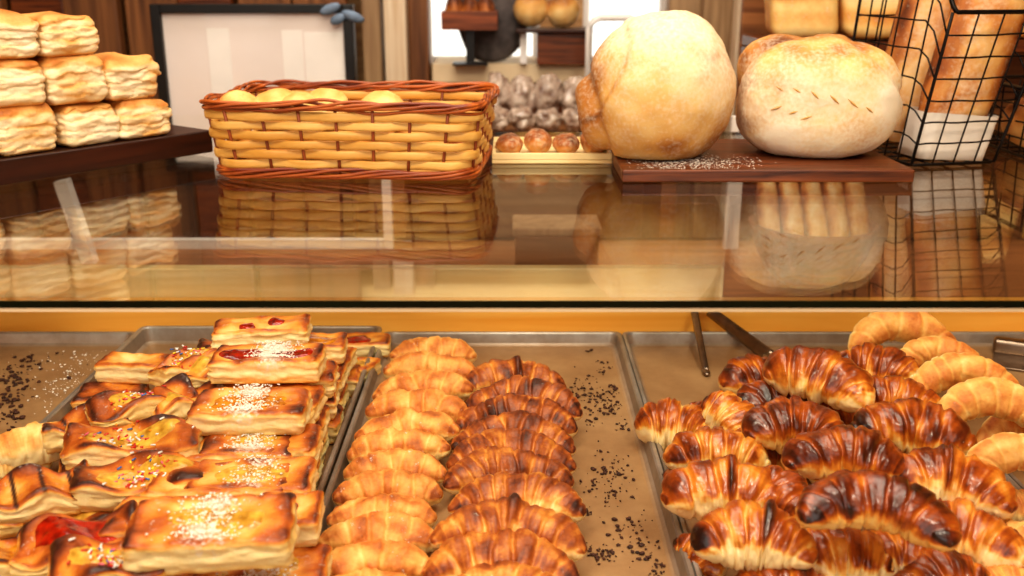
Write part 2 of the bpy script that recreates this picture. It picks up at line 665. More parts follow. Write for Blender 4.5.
def tray(x0, x1, label, rimh=.02, y0=.50, y1=1.462, zb=0.0):
    cx = (x0 + x1) / 2
    loops = [(.014, .0, 0), (.010, .001, .3), (.006, .004, .7), (.003, rimh - .002, 1), (.001, rimh, 1), (-.003, rimh, 1), (-.004, rimh - .003, 1), (-.001, rimh - .004, 1),
             (.001, .002, 1), (.006, -.003, 1)]
    vs, fs, cs = [], [], []
    for ins, z, c in loops:
        L_ = rrect(x0 - cx + ins, x1 - cx - ins, y0 + ins, y1 - ins, .012, z)
        for p in L_:
            vs.append(p); cs.append((c, 0, 0))
    n = len(L_)
    for k in range(len(loops) - 1):
        for i in range(n):
            j = (i + 1) % n
            fs.append((k * n + i, k * n + j, (k + 1) * n + j, (k + 1) * n + i))
    fs.append(tuple(range(n)))
    fs.append(tuple((len(loops) - 1) * n + i for i in range(n - 1, -1, -1)))
    o = mesh('baking_tray', vs, fs, M['tray'], None, cs, False, (cx, 0, zb))
    tag(o, label, 'tray', 'metal baking trays along the counter')
    return o


tray(-.950, -.584, 'worn metal baking tray holding only crumbs and flour, far left')
tray(-.576, -.206, 'metal baking tray filled with fruit bars and sprinkled pastries', .026, .50, 1.472)
tray(-.197, .166, 'metal baking tray with two columns of croissants and chocolate crumbs', .020)
tray(.174, .548, 'metal baking tray under the pile of dark glazed croissants', .020)
tray(.556, .930, 'metal baking tray at far right beside the horseshoe croissants', .020)


def crumbs(name, spots, mat, label, cat, seed, dz=.0005):
    r = random.Random(seed)
    m_ = MB()
    for (x, y, s) in spots:
        vs, fs = sphere(6, 4)
        ax = [s * r.uniform(.5, 1.3), s * r.uniform(.5, 1.3), s * r.uniform(.3, .7)]
        a = r.uniform(0, 6)
        q = []
        for v in vs:
            k = 1 + .5 * nz(v, 1.4, r.random() * 0 + x * 97)
            p = Vector((v.x * ax[0] * k, v.y * ax[1] * k, v.z * ax[2] * k))
            q.append(Vector((p.x * math.cos(a) - p.y * math.sin(a) + x, p.x * math.sin(a) + p.y * math.cos(a) + y, max(0, p.z + ax[2] * .5) + dz)))
        m_.add(q, fs)
    o = m_.build(name, mat, None, True)
    tag(o, label, cat, None, 'stuff')
    return o


r = random.Random(3)
sp = []
centres = [(575, 345, 5, 10), (590, 350, 4, 5), (605, 368, 14, 16), (600, 398, 22, 44), (584, 398, 10, 14), (612, 388, 8, 14), (578, 385, 8, 10), (612, 408, 8, 20), (590, 422, 8, 8), (625, 425, 8, 14),
           (585, 512, 5, 12), (587, 515, 3, 6), (615, 470, 20, 22), (600, 490, 22, 24), (630, 528, 20, 22), (596, 552, 12, 16), (608, 555, 8, 12), (640, 550, 18, 18), (660, 568, 12, 14), (600, 470, 25, 18)]
for cx, cy, sd, n in centres:
    for i in range(int(n * 1.8)):
        px, py = r.gauss(cx, sd * .6), r.gauss(cy, sd * .45)
        p = onz(px, py, 0)
        if -.18 < p.x < .148 and p.y < 1.435:
            sp.append((p.x, p.y, r.choice([.0007, .0009, .0011, .0015, .0022, .0028])))
crumbs('chocolate_crumbs', sp, M['crumb'], 'dark chocolate crumbs scattered on the tray right of the brown croissants', 'crumbs', 5)
sp = []
for cx, cy, sd, n in [(15, 380, 20, 60), (30, 365, 14, 24), (8, 400, 14, 24), (10, 420, 12, 20), (45, 350, 30, 20)]:
    for i in range(n):
        p = onz(r.gauss(cx, sd * .6), r.gauss(cy, sd * .4), 0)
        if -.93 < p.x < -.61 and p.y < 1.435:
            sp.append((p.x, p.y, r.choice([.0012, .002, .003, .004])))
crumbs('chocolate_crumbs', sp, M['crumb'], 'brown crumbs on the nearly empty tray at far left', 'crumbs', 6)
sp = []
for cx, cy, sd, n in [(72, 378, 22, 90), (90, 360, 26, 60), (55, 395, 24, 60), (60, 352, 36, 70)]:
    for i in range(n):
        p = onz(r.gauss(cx, sd * .6), r.gauss(cy, sd * .45), 0)
        if -.93 < p.x < -.61 and p.y < 1.435:
            sp.append((p.x, p.y, r.choice([.0005, .0007, .001, .0018])))
crumbs('flour_dusting', sp, M['sugar'], 'white flour and sugar specks on the nearly empty tray at far left', 'flour', 8)


# ------------------------------------------------------------------ croissants
def croissant_mesh(L, R, curv, seed, steps=7, pq=(1.9, .62), flat=.88, pale_front=0.0, ns=110, nt=44, ridge=.10, knob=None, torn=0.0, minr=.36, lump=1.0, stria=1.0, flour=0.0):
    rr = random.Random(seed)
    Ra = L / 2 / math.sin(min(curv, 1.5)) if curv > .02 else 1e3
    vs, cs, fs = [], [], []
    zmin = -.60 * R * flat
    # band edges for each side: a rolled triangle, wide middle band over stepped ones
    edges = {}
    n_side = max(1, steps // 2)
    for sd in (-1, 1):
        e = [rr.uniform(.08, .17)]
        wd = (1.0 - e[0]) / (n_side + .2)
        for q in range(n_side):
            e.append(e[-1] + wd * rr.uniform(.7, 1.25))
        edges[sd] = e
    sl = {j: rr.uniform(-.10, .10) for j in range(-9, 10)}
    drop = ridge * .9
    lean = rr.uniform(-.12, .12)
    for i in range(ns + 1):
        s = -1 + 2 * i / ns
        s = math.copysign(abs(s) ** .88, s)
        sa = abs(s)
        a = s * curv
        c = Vector((Ra * math.sin(a), -Ra * (1 - math.cos(a)), 0)) if curv > .02 else Vector((s * L / 2, 0, 0))
        lat = Vector((math.sin(a), math.cos(a), 0))
        r0 = R * max(1e-4, (1 - sa ** pq[0])) ** pq[1]
        r0 = max(r0, R * minr * max(0.0, 1 - sa ** 16) ** .5)
        r0 *= 1 + .10 * nz((s * 1.6, 0, 0), 1, seed) + lean * s
        for k in range(nt):
            th = 2 * PI * k / nt
            ct, st = math.cos(th), math.sin(th)
            q = (ct, st, s * 2.6)
            sd = 1 if s >= 0 else -1
            w = .030 * nz(q, 1.5, seed + 1)
            e = edges[sd]
            j = 0
            while j < len(e) and sa + w + sl[sd * j] * ct > e[j]:
                j += 1
            lo = (e[j - 1] - sl[sd * (j - 1)] * ct - w) if j > 0 else -e[0]
            hi = (e[j] - sl[sd * j] * ct - w) if j < len(e) else 1.15
            fr = (sa - lo) / max(.02, hi - lo) if j > 0 else .5 + .5 * sa / max(.02, hi)
            fr = max(0, min(1, fr))
            lip = sm(0, .22, fr) * (1 - sm(.86, 1, fr) * .9) if j > 0 else (1 - sm(.84, 1, fr) * .9)
            rad = r0 * (1 - ridge * .6 + ridge * 1.15 * lip + drop * .5 * (n_side * .5 - j) / max(1, n_side))
            rad *= 1 + lump * (.14 * nz(q, 1.1, seed) + .06 * nz(q, 3.0, seed + 3) + .025 * nz(q, 8, seed + 4))
            stri = nz((s * 26, st * .8, ct * .8), 1, seed + 11)
            rad *= 1 + .012 * stri * stria
            z = rad * flat * st
            if z < zmin:
                z = zmin + (z - zmin) * .15
            p = c + lat * (rad * ct) + Vector((0, 0, z - zmin * 1.06))
            kb = 0
            if knob is not None:
                kb = max(0, 1 - abs(s - knob + .03 * ct) / .09) * sm(.2, .9, st)
                p.z += R * .22 * sm(0, .6, kb)
            vs.append(p)
            top = sm(-.25, .55, st + .34 * nz(q, 1.6, seed + 9) + .14 * nz(q, 5, seed + 12))
            val = 1 - lip
            bk = .07 + .60 * top + .34 * nz(q, 1.3, seed + 5) * top + .14 * stri * stria * top - .16 * val * top
            if pale_front:
                fpale = sm(.15, -.55, ct + .35 * nz(q, 2.2, seed + 15)) * (1 - sm(.45, .80, st + .25 * nz(q, 2.5, seed + 16)))
                bk -= pale_front * .50 * fpale
            if torn:
                bk -= torn * .5 * sm(.72, .9, (s if torn > 0 else -s) + .08 * nz(q, 4, seed))
            elif sa > .84:
                bk += .14 * top
            bk += .30 * sm(0, .5, kb)
            cs.append((max(.0, bk), flour * sm(-.1, .5, st) * sm(-.3, .5, nz(q, 2.2, seed + 20)), 0))
    for i in range(ns):
        for k in range(nt):
            l = (k + 1) % nt
            fs.append((i * nt + k, i * nt + l, (i + 1) * nt + l, (i + 1) * nt + k))
    fs.append(tuple(range(nt - 1, -1, -1)))
    fs.append(tuple(ns * nt + k for k in range(nt)))
    ym = (max(v.y for v in vs) + min(v.y for v in vs)) / 2
    vs = [Vector((v.x, v.y - ym, v.z)) for v in vs]
    return vs, fs, cs


SEED = [100]


def croissant(px, py, zb, wpx, mat, label, group, yaw=0, tilt=(0, 0), Rk=.21, curv=.55, tone=.5, name='croissant', **k):
    SEED[0] += 1
    c = onz(px, py, zb + .02)
    d = ray(px, py)
    L = wpx * c.y / d.y
    k.setdefault('seed', SEED[0])
    vs, fs, cs = croissant_mesh(L, L * Rk, curv, **k)
    rot = Euler((math.radians(tilt[0]), math.radians(tilt[1]), math.radians(yaw)))
    m3 = rot.to_matrix()
    zl = min((m3 @ v).z for v in vs)
    o = mesh(name, vs, fs, M[mat], None, cs, True, (c.x, c.y, zb - zl), rot, tone)
    tag(o, label, 'croissant', group)
    return o


ordw = ['first', 'second', 'third', 'fourth', 'fifth', 'sixth', 'seventh', 'eighth', 'ninth', 'tenth', 'eleventh', 'twelfth']
# pale column (back to front)
G1 = 'pale croissants in the left column of the middle tray'
pale = [(433, 351, 82, 4), (432, 370, 92, 2), (424, 389, 96, 4), (419, 407, 100, 2), (408, 428, 100, 5), (400, 446, 98, 6), (396, 466, 98, 4), (388, 487, 104, 3), (382, 508, 104, 4), (379, 531, 116, 8), (371, 558, 118, 10), (368, 586, 116, 8)]
for i, (px, py, w, yw) in enumerate(pale):
    if i == 0: lab = 'pale golden croissant at the very back of the pale column'
    elif i == len(pale) - 1: lab = 'pale golden croissant nearest the camera, cut off by the photo edge'
    else: lab = '%s pale golden croissant from the back, in the pale column beside the fruit bar tray' % ordw[i]
    croissant(px, py, .003 + (.006 if i < 5 else .002), w * 1.03, 'pale', lab, G1, yaw=yw + R_.uniform(-3, 3), tilt=(R_.uniform(4, 12), R_.uniform(-4, 4)), Rk=.21 if i < 8 else .19, curv=.50, tone=.57 + R_.uniform(-.05, .05), steps=R_.choice((3, 5, 5)), pq=(2.6, .6), ridge=.07, minr=.46, lump=1.6, stria=.25, flour=.16)
G2 = 'brown croissants in the right column of the middle tray'
brn = [(513, 379, 98, 6, .02), (525, 401, 112, -8, .10), (517, 419, 116, -4, .06), (514, 437, 118, -4, .12), (512, 455, 122, -2, .08), (507, 472, 124, 4, .02), (518, 497, 130, -5, -.03), (511, 529, 148, -8, -.04), (503, 560, 148, -4, -.02), (506, 592, 140, -6, -.04)]
for i, (px, py, w, yw, tn) in enumerate(brn):
    if i == 0: lab = 'brown croissant with a dark knob, at the back of the brown column'
    elif i == len(brn) - 1: lab = 'brown croissant nearest the camera, cut off by the bottom photo edge'
    else: lab = '%s brown ridged croissant from the back, beside the chocolate crumbs' % ordw[i]
    croissant(px, py, .004 + (.010 if i in (1, 6, 7) else .002), w * 1.02, 'brown', lab, G2, yaw=yw, tilt=(R_.uniform(8, 16), R_.uniform(-3, 3)), Rk=.205, curv=.68, tone=.5 + tn, steps=R_.choice((7, 9)), pq=(2.2, .62), ridge=.11, lump=1.25, pale_front=.7 if i > 5 else .3, knob=.05 if i in (0, 7) else None)

# glazed pile
G3 = 'dark glazed croissants piled in the right tray'
gl = [
    # px, py, zb, w, yaw, tilt, tone, curv, label, extra
    (706, 548, .002, 70, -66, (0, 0), -.02, .6, 'orange glazed croissant low against the tray rim, beneath the pile at left', {}),
    (694, 480, .002, 66, -50, (0, 0), .0, .6, 'small glazed croissant peeking out under the left edge of the pile', {}),
    (762, 455, .002, 100, 10, (0, 0), .05, .5, 'glazed croissant buried at the heart of the pile', {}),
    (800, 520, .002, 110, 0, (0, 0), .05, .5, 'glazed croissant low in the pile behind the big curled one', {}),
    (860, 470, .002, 110, 0, (0, 0), .05, .5, 'glazed croissant in the bottom layer under the central dark ones', {}),
    (842, 420, .002, 110, 0, (0, 0), .05, .5, 'glazed croissant in the bottom layer towards the back', {}),
    (674, 429, .004, 74, -14, (-12, 0), -.03, .45, 'blunt glazed croissant at the left tip of the pile, pale cut side showing', dict(pale_front=.8, Rk=.36)),
    (709, 417, .004, 56, -60, (0, 0), .03, .5, 'small dark glazed croissant behind the left tip of the pile', dict(Rk=.3)),
    (735, 423, .020, 74, -58, (0, 16), -.12, .4, 'pale sided glazed croissant standing on end at the back left', dict(pale_front=.8, Rk=.30)),
    (753, 379, .004, 78, 16, (-8, 0), .14, .4, 'dark brown croissant at the back of the pile below the tongs', dict(Rk=.28, pale_front=.6)),
    (770, 403, .030, 84, 12, (0, 0), .24, .6, 'burnt black glazed croissant in the second row from the back', dict(Rk=.27)),
    (716, 456, .022, 98, -10, (-6, 0), -.02, .6, 'shiny amber croissant above the front left ones', dict(pale_front=.7, Rk=.27)),
    (724, 492, .034, 116, -8, (-6, 0), -.02, .7, 'amber glazed croissant with dark knob, second from the front left', dict(pale_front=.8, knob=.08, Rk=.27)),
    (753, 538, .040, 112, -12, (-8, 0), -.03, .75, 'amber glazed croissant at the front left with pale puffy underside', dict(pale_front=1.0, knob=.2, Rk=.28)),
    (787, 497, .036, 92, -62, (0, 0), .10, .5, 'dark glazed croissant wedged between the amber ones and the big curled one', dict(Rk=.27)),
    (794, 428, .052, 92, -12, (-4, 0), .18, .85, 'very dark curled croissant left of the pile centre', dict(Rk=.29)),
    (823, 382, .068, 104, -38, (-4, 4), .06, .75, 'big shiny croissant on top at the back of the pile', dict(Rk=.27)),
    (878, 370, .030, 82, -30, (0, 0), .08, .6, 'dark glazed croissant with a black glint behind the top one', dict(Rk=.27)),
    (892, 403, .034, 90, -20, (0, 0), .06, .6, 'reddish brown croissant between the top one and the pale horseshoes', dict(Rk=.27)),
    (842, 456, .062, 116, -8, (-8, 0), .16, .6, 'dark ridged croissant right behind the big curled one', dict(Rk=.25, pale_front=.5)),
    (909, 432, .046, 112, -16, (-6, 0), .08, .65, 'brown ridged croissant beside the pale horseshoe croissants', dict(Rk=.25, pale_front=.5)),
    (948, 484, .046, 114, -24, (-8, 4), .03, .7, 'brown croissant with a black blister, right of the big curled one', dict(Rk=.27, pale_front=.8, knob=-.1)),
    (833, 556, .014, 112, 0, (-8, 0), .0, .5, 'pale fronted croissant under the left end of the big curled one', dict(pale_front=1.0, Rk=.27)),
    (896, 556, .012, 90, -10, (-8, 0), -.02, .4, 'pale fronted croissant under the right end of the big curled one', dict(pale_front=1.0, Rk=.3)),
    (960, 536, .014, 118, -26, (-8, 0), .02, .6, 'brown topped croissant with torn pale side near the bottom right', dict(pale_front=.9, Rk=.27)),
    (935, 578, .004, 100, 8, (0, 0), .10, .5, 'dark croissant cut off by the bottom photo edge, right of centre pile', dict(Rk=.27)),
    (780, 586, .004, 100, 0, (0, 0), .08, .5, 'dark croissant at the bottom photo edge below the amber ones', dict(Rk=.27)),
    (873, 506, .088, 132, -14, (-14, 3), .20, 1.15, 'big darkest curled croissant on top at the front of the pile', dict(Rk=.215, pq=(2.6, .5), pale_front=0.05, torn=0)),
]
for (px, py, zb, w, yw, tl, tn, cv, lab, ex) in gl:
    ex = dict(ex)
    ex.setdefault('Rk', .25)
    ex.setdefault('pq', (2.3, .55))
    ex.setdefault('torn', R_.choice((0, .9, .9, -.9)))
    ex.setdefault('pale_front', .45)
    croissant(px, py, zb, w, 'glazed', lab, G3, yaw=yw, tilt=(tl[0] + 26, tl[1]), tone=.44 + tn * .95, curv=cv * 1.15, ridge=.13, lump=1.35, steps=R_.choice((5, 5, 7)), minr=.45, **ex)
# pale horseshoes
G4 = 'pale horseshoe croissants at the right'
hs = [
    (900, 352, .020, 96, -6, -.04, 'pale horseshoe croissant farthest back, beside the tray rim'),
    (942, 372, .030, 82, -18, -.04, 'second pale horseshoe croissant from the back'),
    (965, 398, .034, 98, -14, -.02, 'third pale horseshoe croissant from the back, above the brown ridged one'),
    (992, 426, .034, 106, -10, -.02, 'fourth pale horseshoe croissant, wide with smooth bent legs'),
    (1012, 442, .006, 78, 0, .04, 'straight golden croissant tucked under the fourth horseshoe'),
    (1020, 480, .030, 110, -10, -.02, 'pale horseshoe croissant touching the right photo edge, mid height'),
    (1026, 500, .004, 70, -10, .04, 'golden croissant half hidden at the right photo edge'),
    (1012, 535, .014, 90, -48, -.05, 'pale torn croissant at the right photo edge near the bottom'),
    (1015, 578, .004, 80, -10, .06, 'brown croissant in the bottom right corner of the photo'),
]
for (px, py, zb, w, yw, tn, lab) in hs:
    horse = 'horseshoe' in lab
    croissant(px, py, zb, w * (1.0 if horse else 1), 'pale', lab, G4, yaw=yw, tilt=(58 if horse else 5, 8 if horse else 0), tone=.52 + tn, curv=1.48 if horse else .5, Rk=.17 if horse else .26, ridge=.08, stria=.4, steps=9, pq=(2.4, .55), minr=.40)

# ------------------------------------------------------------------ pastry bars (fruit bars and sprinkled twists)
SPC = [(200, 40, 30), (240, 240, 235), (60, 110, 180), (240, 150, 30), (250, 220, 60), (230, 110, 130)]
M['spr'] = []
for i, c in enumerate(SPC):
    M['spr'].append(plain('sprinkle_colour_%d' % i, c, 0.35, 0, 0, 10, 0.02))


def bar_surface(hx, hy, hz, seed, twist=False):
    def top(x, y):
        e = max(abs(x) / hx, abs(y) / hy)
        z = hz + .0030 * nz((x, y, 0), 34, seed) + .0010 * nz((x, y, 0), 110, seed) - .0040 * sm(.9, .3, e)
        z += .14 * hz * nz((x, y, 0), 26, seed + 7) + .0009 * nz((x, y, 0), 120, seed + 8) - .05 * (x / hx) ** 2 * hz
        if twist:
            z += .0075 * math.sin(x / hx * 4.2 + y / hy * 1.5 + seed) - .003
        return z
    return top


def bar(px, py, zb, wpx, label, group, yaw=0, tilt=(0, 0), dep=.062, th=.028, kind='custard', sugar=0.0, tone=.5, twist=False, choc=0.0, name='fruit_bar', cat='pastry', spr=0, jam=None, L=None):
    SEED[0] += 1
    seed = SEED[0]
    rr = random.Random(seed)
    if L is None:
        c = onz(px, py, zb + th * .6)
        L = wpx * c.y / ray(px, py).y
        loc = Vector((c.x, c.y, zb + th / 2))
    else:
        loc = Vector((px, py, zb + th / 2))
    hx, hy, hz = L / 2, dep / 2, th / 2
    vs, fs = rbox(hx, hy, hz, hz * .38, (46, 22, 10), 3)
    topf = bar_surface(hx, hy, hz, seed, twist)
    out, cs = [], []
    for v in vs:
        p = v.copy()
        ex, ey = abs(p.x) / hx, abs(p.y) / hy
        side = max(ex, ey)
        # laminated, bulging flanks
        zl = p.z / hz
        k = 1 + .02 * (1 - zl * zl) * sm(.8, 1, side) + (.05 * nz((p.x, p.y, p.z * 3.0), 55, seed) + .05 * nz((p.x * .6, p.y * .6, p.z * 4), 150, seed)) * sm(.8, 1, side) - .05 * sm(-.2, .2, math.sin(p.z / hz * 7 + 3 * nz((p.x, p.y, 0), 40, seed))) * sm(.85, 1, side)
        q = Vector((p.x * (1 + (k - 1) * .6), p.y * k, p.z))
        wob = 1 + .06 * nz((p.x, 0, 0), 22, seed)
        q.y *= wob
        if twist:
            w = abs(math.sin(p.x / hx * 2.6 + .4 + seed * .3))
            q.y *= .84 + .2 * w
            q.y += p.x * .10 * math.sin(seed)
        q.x *= 1 + .04 * nz((0, p.y, 0), 30, seed + 2)
        q.z += (topf(p.x, p.y) - hz) * sm(-.6, 1, zl)
        out.append(q)
        up = sm(.55, .98, zl)
        edge = sm(.55, .95, side)
        n_ = nz(p, 28, seed)
        bk = .06 + .10 * sm(-.4, -1, zl) * 3
        bk = bk * (1 - up) + up * (.46 + .24 * edge + .30 * n_ + .16 * nz(p, 70, seed))
        if twist:
            bd = math.sin(p.x / hx * 4.2 + p.y / hy * 1.8 + seed)
            bk += up * .22 * sm(-.2, .9, bd)
        bk += .18 * sm(.8, 1, ex) * (1 if zl > 0 else 0)
        sg = 0
        if sugar:
            d = math.hypot((p.x - hx * rr_off(seed)) / (hx * .45), p.y / (hy * 1.6))
            sg = sugar * 1.25 * sm(1.15, .1, d) * sm(-.9, .6, zl)
        ch = 0
        if choc:
            ch = choc * sm(.80, .95, math.sin(p.x / hx * 11 + p.y / hy * 2)) * up
        cs.append((bk, sg, ch))
    o = mesh(name, out, fs, M['bar'], None, cs, True, loc, (math.radians(tilt[0]), math.radians(tilt[1]), math.radians(yaw)), tone)
    tag(o, label, cat, group)
    # filling as a slightly domed patch
    if kind:
        mat = {'custard': M['custard'], 'jam': M['red_jam'], 'apricot': M['apricot']}[kind]
        nm = {'custard': 'custard', 'jam': 'jam', 'apricot': 'jam'}[kind]
        patches = jam or [(0, 0, .66, .62)]
        for (fx, fy, ax, ay) in patches:
            pv, pf = [Vector((fx * hx, fy * hy, topf(fx * hx, fy * hy) + .0034))], []
            NR, NA = 5, 26
            for a in range(1, NR + 1):
                t = a / NR
                for k in range(NA):
                    th_ = 2 * PI * k / NA
                    ww = 1 + .18 * nz((math.cos(th_), math.sin(th_), fx), 1.6, seed)
                    c_, s_ = math.cos(th_), math.sin(th_)
                    c_ = math.copysign(abs(c_) ** .75, c_); s_ = math.copysign(abs(s_) ** .75, s_)
                    x = fx * hx + ax * hx * t * c_ * ww
                    y = fy * hy + ay * hy * t * s_ * ww
                    pv.append(Vector((x, y, topf(x, y) + .0034 * (1 - t ** 3) - (.0016 if a == NR else 0))))
            for k in range(NA):
                pf.append((0, 1 + k, 1 + (k + 1) % NA))
            for a in range(NR - 1):
                for k in range(NA):
                    l = (k + 1) % NA
                    pf.append((1 + a * NA + k, 1 + (a + 1) * NA + k, 1 + (a + 1) * NA + l, 1 + a * NA + l))
            mesh(nm, pv, pf, mat, o)
    if sugar and kind:
        m_ = MB()
        for i in range(int(700 * sugar)):
            x = rr.gauss(hx * rr_off(seed), hx * .2); y = rr.uniform(-.95, .95) * hy
            if abs(x) > hx * .9: continue
            s = rr.uniform(.0004, .0011)
            vv, ff = sphere(5, 3)
            m_.add([Vector((v.x * s * 1.4 + x, v.y * s * 1.4 + y, v.z * s * .6 + topf(x, y) + .0032)) for v in vv], ff)
        q = m_.build('powdered_sugar', M['sugar'], o, True)
        q['kind'] = 'stuff'
    if spr:
        m_ = MB(); mats = []
        for i in range(spr):
            x = rr.gauss(hx * rr_off(seed + 5) * .8, hx * .26); y = rr.gauss(0, hy * .4)
            if abs(x) > hx * .95 or abs(y) > hy * .95: continue
            a = rr.uniform(0, PI); l = rr.uniform(.0012, .0028)
            z = topf(x, y) + .0030
            vv, ff = tube([(x - l * math.cos(a), y - l * math.sin(a), z), (x + l * math.cos(a), y + l * math.sin(a), z + rr.uniform(-.001, .001))], .0010, 5)
            m_.add(vv, ff)
            mats += [rr.choice((0, 0, 1, 1, 1, 2, 3, 4, 5))] * len(ff)
        q = m_.build('sprinkles', None, o, True)
        for mm in M['spr']:
            q.data.materials.append(mm)
        q.data.polygons.foreach_set('material_index', mats)
        q['kind'] = 'stuff'
    return o


def rr_off(seed):
    return random.Random(seed * 13).uniform(-.25, .15)


GB = 'rectangular fruit bars stacked in the left tray'
GS = 'sprinkled and chocolate twists in the left tray'
# lower layers of the right-hand stack: ends show beside the tray rim
low = []
for ri in range(9):
    y = .735 + ri * .068
    xc = -.288 - .004 * (ri % 2)
    for k, z in enumerate((.001, .030, .059)):
        if k == 2 and (ri < 1 or ri > 6):
            continue
        low.append((xc + R_.uniform(-.006, .006) + (.008 if k == 0 else 0) + .0 * ri, y + R_.uniform(-.004, .004), z))
for (x, y, z) in low:
    bar(x, y, z, 0, 'plain golden pastry bar in the lower layers, its flaky end showing by the rim', 'lower layer bars beside the tray rim', yaw=R_.uniform(-4, 4), L=.135, dep=.064, kind=None, tone=.5)
# lower layer under the twists
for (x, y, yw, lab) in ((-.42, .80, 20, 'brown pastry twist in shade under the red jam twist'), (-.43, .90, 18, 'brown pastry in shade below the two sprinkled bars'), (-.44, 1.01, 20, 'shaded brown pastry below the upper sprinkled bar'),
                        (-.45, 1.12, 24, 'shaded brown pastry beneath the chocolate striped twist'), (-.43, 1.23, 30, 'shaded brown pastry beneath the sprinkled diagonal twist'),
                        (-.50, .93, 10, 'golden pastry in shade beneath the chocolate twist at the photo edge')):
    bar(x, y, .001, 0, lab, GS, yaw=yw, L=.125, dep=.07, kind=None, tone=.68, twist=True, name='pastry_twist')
for (x, y, yw, lab) in ((-.41, .86, 16, 'golden pastry between the red jam twist and the custard bar'), (-.41, .98, 16, 'golden pastry supporting the lower sprinkled bar'), (-.42, 1.10, 16, 'golden pastry supporting the upper sprinkled bar'),
                        (-.40, 1.21, 26, 'golden pastry supporting the sprinkled diagonal twist'), (-.38, 1.32, 10, 'golden pastry near the back rim under the diagonal twist')):
    bar(x, y, .030, 0, lab, GS, yaw=yw, L=.12, dep=.066, kind='custard', tone=.56, twist=True, name='pastry_twist')

# right stack, visible tops
bar(268, 361, .090, 110, 'red jam bar with a streak of powdered sugar, topmost at the back of the stack', GB, yaw=2, kind='jam', sugar=.9, jam=[(-.45, -.05, .42, .60), (.45, -.05, .42, .55)], th=.030)
bar(262, 331, .088, 92, 'custard pastry with red jam spots behind the red jam bar', GB, yaw=8, kind='jam', jam=[(.3, .3, .20, .36), (-.3, -.2, .20, .36)], tone=.42)
bar(316, 346, .060, 60, 'orange jam pastry right of the red jam bar', GB, yaw=4, kind='apricot', dep=.06, jam=[(0, 0, .8, .7)])
bar(360, 344, .006, 60, 'small red jam pastry in the back right corner of the tray', GB, yaw=6, kind='jam', dep=.05, th=.024, jam=[(-.1, 0, .5, .6)])
bar(354, 367, .003, 44, 'small yellow custard pastry near the back right rim', GB, yaw=-20, kind='custard', dep=.05, th=.024)
bar(251, 409, .089, 112, 'apricot bar with a heap of powdered sugar, in front of the red jam bar', GB, yaw=2, tilt=(4, 0), kind='apricot', sugar=.9, jam=[(0, 0, .72, .6)])
bar(262, 446, .062, 112, 'sugar dusted custard bar just below the apricot bar', GB, yaw=2, tilt=(3, 0), kind='custard', sugar=.7, jam=[(0, 0, .5, .4)])
bar(253, 482, .060, 122, 'flat custard bar with browned ends, second from the camera', GB, yaw=1, tilt=(3, 0), kind='custard', jam=[(0, 0, .66, .62)], sugar=.35)
bar(213, 530, .089, 162, 'large custard bar with scorched stripes, nearest in the stack', GB, yaw=6, tilt=(6, 0), kind='custard', sugar=.55, jam=[(-.25, .2, .35, .4), (.35, -.1, .3, .5)], dep=.066, th=.032)
bar(288, 516, .060, 66, 'end of a custard bar with a red spot behind the large one', GB, yaw=4, kind='jam', jam=[(.1, .2, .2, .3)])
bar(262, 574, .031, 130, 'sugared custard bar cut off at the bottom, below the large custard bar', GB, yaw=4, tilt=(4, 0), kind='custard', sugar=.6)
# left twists
bar(133, 441, .075, 130, 'sprinkled custard bar with pale cut side, upper of the two', GS, yaw=13, tilt=(5, 0), twist=True, spr=55, kind='custard', jam=[(.3, .1, .45, .5), (-.4, 0, .3, .5)], name='pastry_twist')
bar(143, 477, .062, 130, 'sprinkled custard bar with pale cut side, lower of the two', GS, yaw=13, tilt=(5, 0), twist=True, spr=60, kind='custard', jam=[(.35, .1, .45, .5), (-.4, 0, .3, .5)], name='pastry_twist')
bar(191, 362, .064, 84, 'slim twist covered in coloured sprinkles pointing to the back rim', GS, yaw=52, twist=True, spr=80, kind='custard', dep=.045, jam=[(0, 0, .8, .5)], name='pastry_twist')
bar(212, 368, .062, 70, 'plain yellow custard twist beside the slim sprinkled one', GS, yaw=40, twist=True, kind='custard', dep=.05, name='pastry_twist')
bar(143, 402, .062, 104, 'brown twist with a ridge of sprinkles below the slim one', GS, yaw=34, twist=True, spr=70, kind='custard', dep=.05, name='pastry_twist', tone=.6)
bar(190, 402, .060, 72, 'yellow custard twist left of the apricot bar', GS, yaw=20, twist=True, kind='custard', dep=.055, name='pastry_twist')
bar(135, 366, .030, 68, 'pale pastry with browned crust by the back left rim', GS, yaw=-4, twist=False, kind=None, dep=.05, tone=.45, name='pastry_twist')
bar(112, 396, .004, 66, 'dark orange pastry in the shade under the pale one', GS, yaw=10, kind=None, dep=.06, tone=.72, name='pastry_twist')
bar(88, 425, .046, 82, 'twist with chocolate stripes behind the upper sprinkled bar', GS, yaw=24, twist=True, choc=1.0, kind=None, dep=.056, tone=.56, name='pastry_twist')
bar(36, 490, .060, 92, 'chocolate striped twist at the left photo edge', GS, yaw=14, tilt=(4, 0), twist=True, choc=1.0, kind=None, dep=.062, tone=.5, name='pastry_twist')
bar(76, 540, .062, 110, 'twist with a thick band of red jam near the bottom left', GS, yaw=14, tilt=(4, 0), twist=True, kind='jam', jam=[(0, .15, .85, .7)], tone=.6, name='pastry_twist')
bar(108, 562, .075, 110, 'twist with coloured sprinkles at the bottom photo edge', GS, yaw=18, tilt=(6, 0), twist=True, kind='custard', spr=70, name='pastry_twist', tone=.55)
bar(14, 556, .050, 90, 'glossy orange twist in the bottom left corner', GS, yaw=20, twist=True, kind='apricot', name='pastry_twist', tone=.6)
